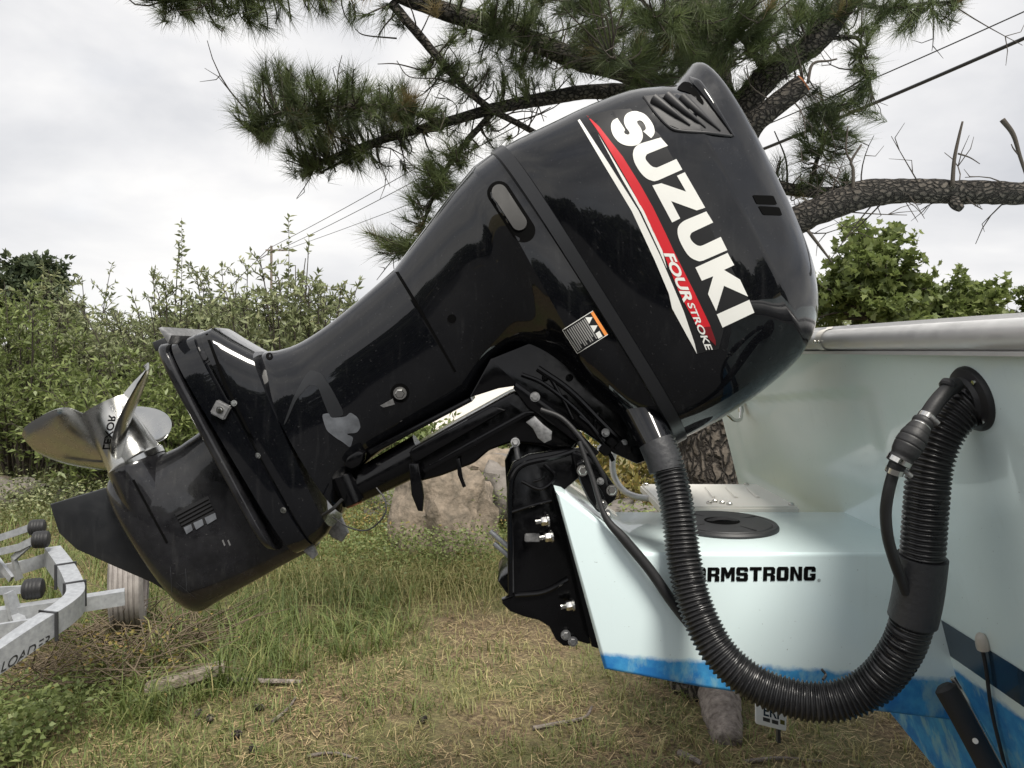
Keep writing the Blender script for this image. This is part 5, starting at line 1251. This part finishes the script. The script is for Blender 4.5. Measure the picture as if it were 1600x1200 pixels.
# ------------------------------------------------------------------ grass, litter, sticks
M['grass'] = material('grass_blades', (0.12, 0.15, 0.04), 0.6, attr=[(0.085, 0.12, 0.03), (0.16, 0.20, 0.055), (0.29, 0.275, 0.11), (0.46, 0.39, 0.19)], transl=0.3)
M['straw'] = material('dry_grass_and_needles', (0.25, 0.19, 0.09), 0.85, attr=[(0.11, 0.065, 0.035), (0.27, 0.19, 0.10), (0.48, 0.38, 0.2)])
def gz(x, y):
    return np.array([ground_z(a, b) for a, b in zip(x, y)])
def blades(x, y, h, w, lean, g, rn):
    n = len(x); b = np.stack([x, y, gz(x, y) - .004], 1); a = g.uniform(0, 2 * math.pi, n)
    d = np.stack([np.cos(a), np.sin(a), np.zeros(n)], 1); s = np.stack([-d[:, 1], d[:, 0], d[:, 2]], 1) * (w / 2)[:, None]
    m = b + d * (h * lean * .35)[:, None] + np.array((0, 0, 1)) * (h * .6)[:, None]
    t = b + d * (h * lean)[:, None] + np.array((0, 0, 1)) * (h * (1 - .25 * lean))[:, None]
    V = np.stack([b - s, b + s, m + s * .8, m - s * .8, t], 1).reshape(-1, 3); i = np.arange(n)[:, None] * 5
    tri = np.concatenate([i + np.array((0, 1, 2)), i + np.array((0, 2, 3)), i + np.array((3, 2, 4))], 0)
    return (V, tri), np.repeat(rn, 5)
def field(n, y0, y1, x0, x1, g):
    """more blades near the viewer than far, over a swath wider than the view"""
    y = np.exp(g.uniform(math.log(y0), math.log(y1), n)); x = y * g.uniform(x0, x1, n); return x, y
def nzv(x, y, s, o=0.0): return np.array([noise.noise(Vector((a * s + o, b * s, o))) for a, b in zip(x, y)])
g = np.random.default_rng(31)
x, y = field(90000, 2.2, 11, -.95, .95, g); q = nzv(x, y, 1.0) + .6 * nzv(x, y, 3.4, 5); cl_ = nzv(x, y, 9.0, 7)
green = np.clip(.45 + 1.0 * q + np.where(x < -.1 * y, .28, 0), 0, 1)
keep = g.uniform(0, 1, len(x)) < np.clip(.35 + .6 * green + 1.3 * cl_, .04, 1); x, y, green, cl_ = x[keep], y[keep], green[keep], cl_[keep]
rn = np.clip(.88 - .62 * green + g.normal(0, .2, len(x)), 0, 1)
VF, rv = blades(x, y, g.uniform(.018, .055, len(x)) * (1 + .7 * green + .8 * np.clip(cl_, 0, 1)), g.uniform(.0026, .0058, len(x)), g.uniform(.3, 1.6, len(x)), g, rn)
o_ = mk('short_grass', VF, M['grass'], smooth=False, rnd=rv, kind='stuff'); tag(o_, 'short dry mown grass covering the open ground', 'grass')
# tall grass on the left and middle distance
x, y = field(95000, 2.6, 10.5, -.98, .5, g); q = nzv(x, y, 1.6, 2) + .5 * nzv(x, y, 4.0, 9)
edge = (-.125 * y - .1) + .35 * nzv(x, y, 1.2, 4) + np.clip((y - 4.6) * .55, 0, 3)
front = y > 3.35 + .35 * nzv(x, y, .9, 8) + np.clip(x + 1.3, 0, 2) * .75
keep = (x < edge) & front & (q > -.35) & ~((y > 3.0) & (y < 4.0) & (x < -2.0)); x, y, q = x[keep], y[keep], q[keep]
cl_ = nzv(x, y, 5.5, 3); kk = g.uniform(0, 1, len(x)) < np.clip(.5 + 1.6 * cl_, .06, 1); x, y, q, cl_ = x[kk], y[kk], q[kk], cl_[kk]
hh = g.uniform(.05, .19, len(x)) * (1 + 1.2 * np.clip(cl_, -.3, 1)) * (1 + .6 * np.clip(q, 0, 1)) + np.where(g.uniform(0, 1, len(x)) < .06, .12, 0)
rn = np.clip(.27 - .25 * q - .3 * cl_ + g.normal(0, .22, len(x)), 0, 1)
VF, rv = blades(x, y, hh, g.uniform(.0035, .0075, len(x)), g.uniform(.3, 1.7, len(x)), g, rn)
o_ = mk('tall_grass', VF, M['grass'], smooth=False, rnd=rv, kind='stuff'); tag(o_, 'long green grass growing between the trailer and the boulders', 'grass')
x = X(640, 5.4) + g.normal(0, .6, 7000); y = 5.35 + g.normal(0, .32, 7000); n = len(x)
VF, rv = blades(x, y, g.uniform(.06, .26, n), g.uniform(.003, .006, n), g.uniform(.3, 1.6, n), g, np.clip(g.normal(.66, .24, n), 0, 1))
o_ = mk('dry_grass', VF, M['grass'], smooth=False, rnd=rv, kind='stuff'); tag(o_, 'dry yellow grass stalks in front of the tan boulder', 'grass')
# flat litter: dead stalks and pine needles
x, y = field(42000, 2.2, 8, -.9, .95, g); k = nzv(x, y, 1.7, 12) + g.normal(0, .2, len(x)) > -.15; x, y = x[k], y[k]; n = len(x)
a = g.uniform(0, 2 * math.pi, n); L_ = g.uniform(.02, .085, n); w = g.uniform(.0016, .004, n)
c = np.stack([x, y, gz(x, y) + g.uniform(.004, .022, n)], 1); d = np.stack([np.cos(a), np.sin(a), g.normal(0, .18, n)], 1) * L_[:, None] / 2; s = np.stack([-np.sin(a), np.cos(a), np.zeros(n)], 1) * w[:, None] / 2
V = np.stack([c - d - s, c + d - s, c + d + s, c - d + s], 1).reshape(-1, 3)
o_ = mk('needle_litter', (V, np.arange(n * 4).reshape(n, 4)), M['straw'], smooth=False, rnd=np.repeat(g.uniform(0, 1, n), 4), kind='stuff'); tag(o_, 'brown pine needles and dead stalks scattered over the lawn', 'litter')
# leafy weeds
def weeds(label, cx, cy, rx, ry, n, h, mat, leaf, seed):
    g = np.random.default_rng(seed); x = cx + g.normal(0, rx, n); y = cy + g.normal(0, ry, n); z = gz(x, y) + g.uniform(.01, h, n)
    d = g.normal(size=(n, 3)); d[:, 2] = np.abs(d[:, 2]) * .5
    V, Fc, k = leaf_cards(np.stack([x, y, z], 1), d, g.uniform(.6, 1.2, n) * leaf, g.uniform(.6, 1.1, n) * leaf * .62, g)
    o_ = mk('ground_cover', (V, Fc), M[mat], smooth=False, rnd=np.repeat(g.uniform(0, 1, n), k), kind='stuff'); tag(o_, label, 'weeds')
weeds('broad green weeds in the lower left corner', X(15, 2.95), 2.95, .10, .16, 1100, .20, 'leaf_b', .034, 41)
weeds('green weeds growing under the trailer rail', X(80, 3.35), 3.35, .22, .14, 1600, .10, 'leaf_b', .026, 42)
weeds('withered yellow leaves caught in the dry brush by the trailer', X(190, 3.7), 3.65, .22, .15, 600, .22, 'leaf_y', .026, 40)
weeds('green weeds hiding the foot of the tan boulder', X(690, 5.4), 5.45, .38, .16, 2600, .34, 'leaf_b', .03, 47)
weeds('tall green weeds between the boulders and the tilt pin', X(610, 6.6), 6.6, .45, .25, 4200, .55, 'leaf_b', .034, 48)
weeds('leafy green weeds around the stones beside the clamp bracket', X(760, 6.5), 6.55, .30, .2, 1500, .42, 'leaf_b', .034, 49)
weeds('yellow flowering weeds under the propeller leg', X(560, 6.4), 6.1, .5, .35, 3600, .36, 'leaf_y', .026, 43)
weeds('tangled green weeds in front of the boulders', X(570, 5.6), 5.6, .42, .3, 3800, .28, 'leaf_b', .028, 44)
weeds('weeds growing along the foot of the left shrubs', X(150, 7.2), 7.3, 1.3, .5, 8500, .32, 'leaf_a', .04, 45)
weeds('green weeds below the boarding rail behind the bracket', X(980, 6.0), 6.0, .35, .3, 1500, .3, 'leaf_b', .05, 46)
# dry brush pile by the trailer
g = np.random.default_rng(50); br = []
for i in range(420):
    b = np.array((X(g.uniform(90, 320), 3.9), g.uniform(3.4, 4.3), g.uniform(0.0, .16))); a = g.uniform(0, 2 * math.pi); L_ = g.uniform(.15, .5)
    e_ = b + np.array((math.cos(a) * L_, math.sin(a) * L_ * .6, g.uniform(-.02, .2))); br.append(tube(np.array([b, (b + e_) / 2 + g.normal(0, .03, 3), e_]), [.004, .003, .0015], 4, caps=False))
o_ = mk('dry_brush', join(*br), material('dead_brush', (0.13, 0.10, 0.065), .9), sharp=None, kind='stuff'); tag(o_, 'dry brown brush heaped between the trailer and the skeg', 'brush')
# weathered board
bd = P(290, 1092, 3.5); bd[2] = ground_z(bd[0], bd[1]) + .065
o_ = mk('weathered_board', box(bd, (.34, .085, .04), Matrix.Rotation(math.radians(22), 3, 'Z') @ Matrix.Rotation(math.radians(-9), 3, 'Y'), .004), material('weathered_wood', (0.30, 0.26, 0.21), .9, var=((0.17, 0.14, 0.11), 25, 2), bump=(60, .6))); tag(o_, 'short weathered grey board lying in the grass', 'board')
def stick(label, pts, r, mat='bark_grey'):
    p = [P(px, py, CAMH * F / (py - HZ)) for px, py in pts]
    for v in p: v[2] = ground_z(v[0], v[1]) + r + .004
    q = spline(p, 6); o_ = mk('stick', tube(q, np.linspace(r, r * .6, len(q)), 8), M[mat]); tag(o_, label, 'stick', 'sticks on the ground')
stick('straight brown stick lying beside the weathered board', [(355, 1078), (410, 1079), (470, 1079)], .017)
stick('thin grey stick lying below the clamp bracket', [(833, 1138), (870, 1131), (913, 1122), (925, 1105)], .009)
stick('dark bent stick on bare earth in the lower left', [(425, 1140), (450, 1118), (462, 1100)], .008)
stick('pale stick at the bottom edge under the bracket', [(1060, 1182), (1080, 1190), (1095, 1198)], .014)
stick('long thin stick at the bottom right foreground', [(1165, 1193), (1220, 1187), (1290, 1192)], .008)
stick('curved twig on the lawn left of the thin grey stick', [(480, 1190), (520, 1184), (560, 1192)], .007)
stick('grey branch in the weeds behind the gearcase', [(520, 862), (580, 850), (640, 865), (690, 880)], .014)
pcone = []
for i, (px, py, wd) in enumerate(((370, 1162, 'between the lowest left sticks'), (310, 1130, 'just below the weathered board'), (405, 1120, 'right of the weathered board'), (328, 1138, 'beside another cone below the board'), (660, 1130, 'alone on the open lawn'), (395, 1185, 'near the bottom edge at left'))):
    Y = CAMH * F / (py - HZ); c = P(px, py, Y); c[2] = ground_z(c[0], c[1]) + .02
    u = np.linspace(-1, 1, 9) * .75; d = np.array((math.cos(i * 1.7), math.sin(i * 1.7), .2)); pp = c + d * (u * .03)[:, None]
    rr_ = .015 * np.sqrt(np.clip(1 - (u / .75) ** 2, .03, 1)) * np.where(np.arange(9) % 2, 1.12, .85)
    o_ = mk('pine_cone', tube(pp, rr_, 9), M['bark'], sharp=30); tag(o_, 'dark pine cone ' + wd, 'pine cone', 'pine cones on the lawn')

# low far woods along the horizon
g = np.random.default_rng(63); pos, dr = [], []
for i in range(60):
    cx, cy = -75 + i * 2.6 + g.normal(0, .8), 58 + g.normal(0, 5); hh_ = g.uniform(2.4, 4.6); m = 700
    v = unit(g.normal(size=(m, 3))) * (g.uniform(.3, 1, m) ** .4)[:, None]
    pos.append(np.array((cx, cy, hh_ * .48)) + v * np.array((2.6, 2.0, hh_ * .5))); dr.append(g.normal(size=(m, 3)))
pos, dr = np.vstack(pos), np.vstack(dr); m = len(pos)
V, Fc, k = leaf_cards(pos, dr, g.uniform(.4, .7, m), g.uniform(.25, .4, m), g)
o_ = mk('far_woods', (V, Fc), M['leaf_a'], smooth=False, rnd=np.repeat(g.uniform(0, .7, m), k), kind='stuff'); tag(o_, 'low line of far woods along the horizon', 'woods')
# woodland behind the viewer: seen only as the dark band mirrored in the paint and steel
g = np.random.default_rng(61); pos, dr = [], []
for i in range(26):
    cx, cy = -22 + i * 1.75 + g.normal(0, .5), -13 + g.normal(0, 1.2); hh_ = g.uniform(2.6, 4.4)
    m = 1500; v = unit(g.normal(size=(m, 3))) * (g.uniform(.3, 1, m) ** .4)[:, None]
    pos.append(np.array((cx, cy, hh_ * .5)) + v * np.array((1.7, 1.4, hh_ * .5))); dr.append(g.normal(size=(m, 3)))
pos, dr = np.vstack(pos), np.vstack(dr); m = len(pos)
V, Fc, k = leaf_cards(pos, dr, g.uniform(.3, .5, m), g.uniform(.2, .32, m), g)
o_ = mk('woodland', (V, Fc), M['leaf_c'], smooth=False, rnd=np.repeat(g.uniform(0, 1, m), k), kind='stuff'); tag(o_, 'dark woodland behind the viewer, mirrored in the black paint', 'woodland')
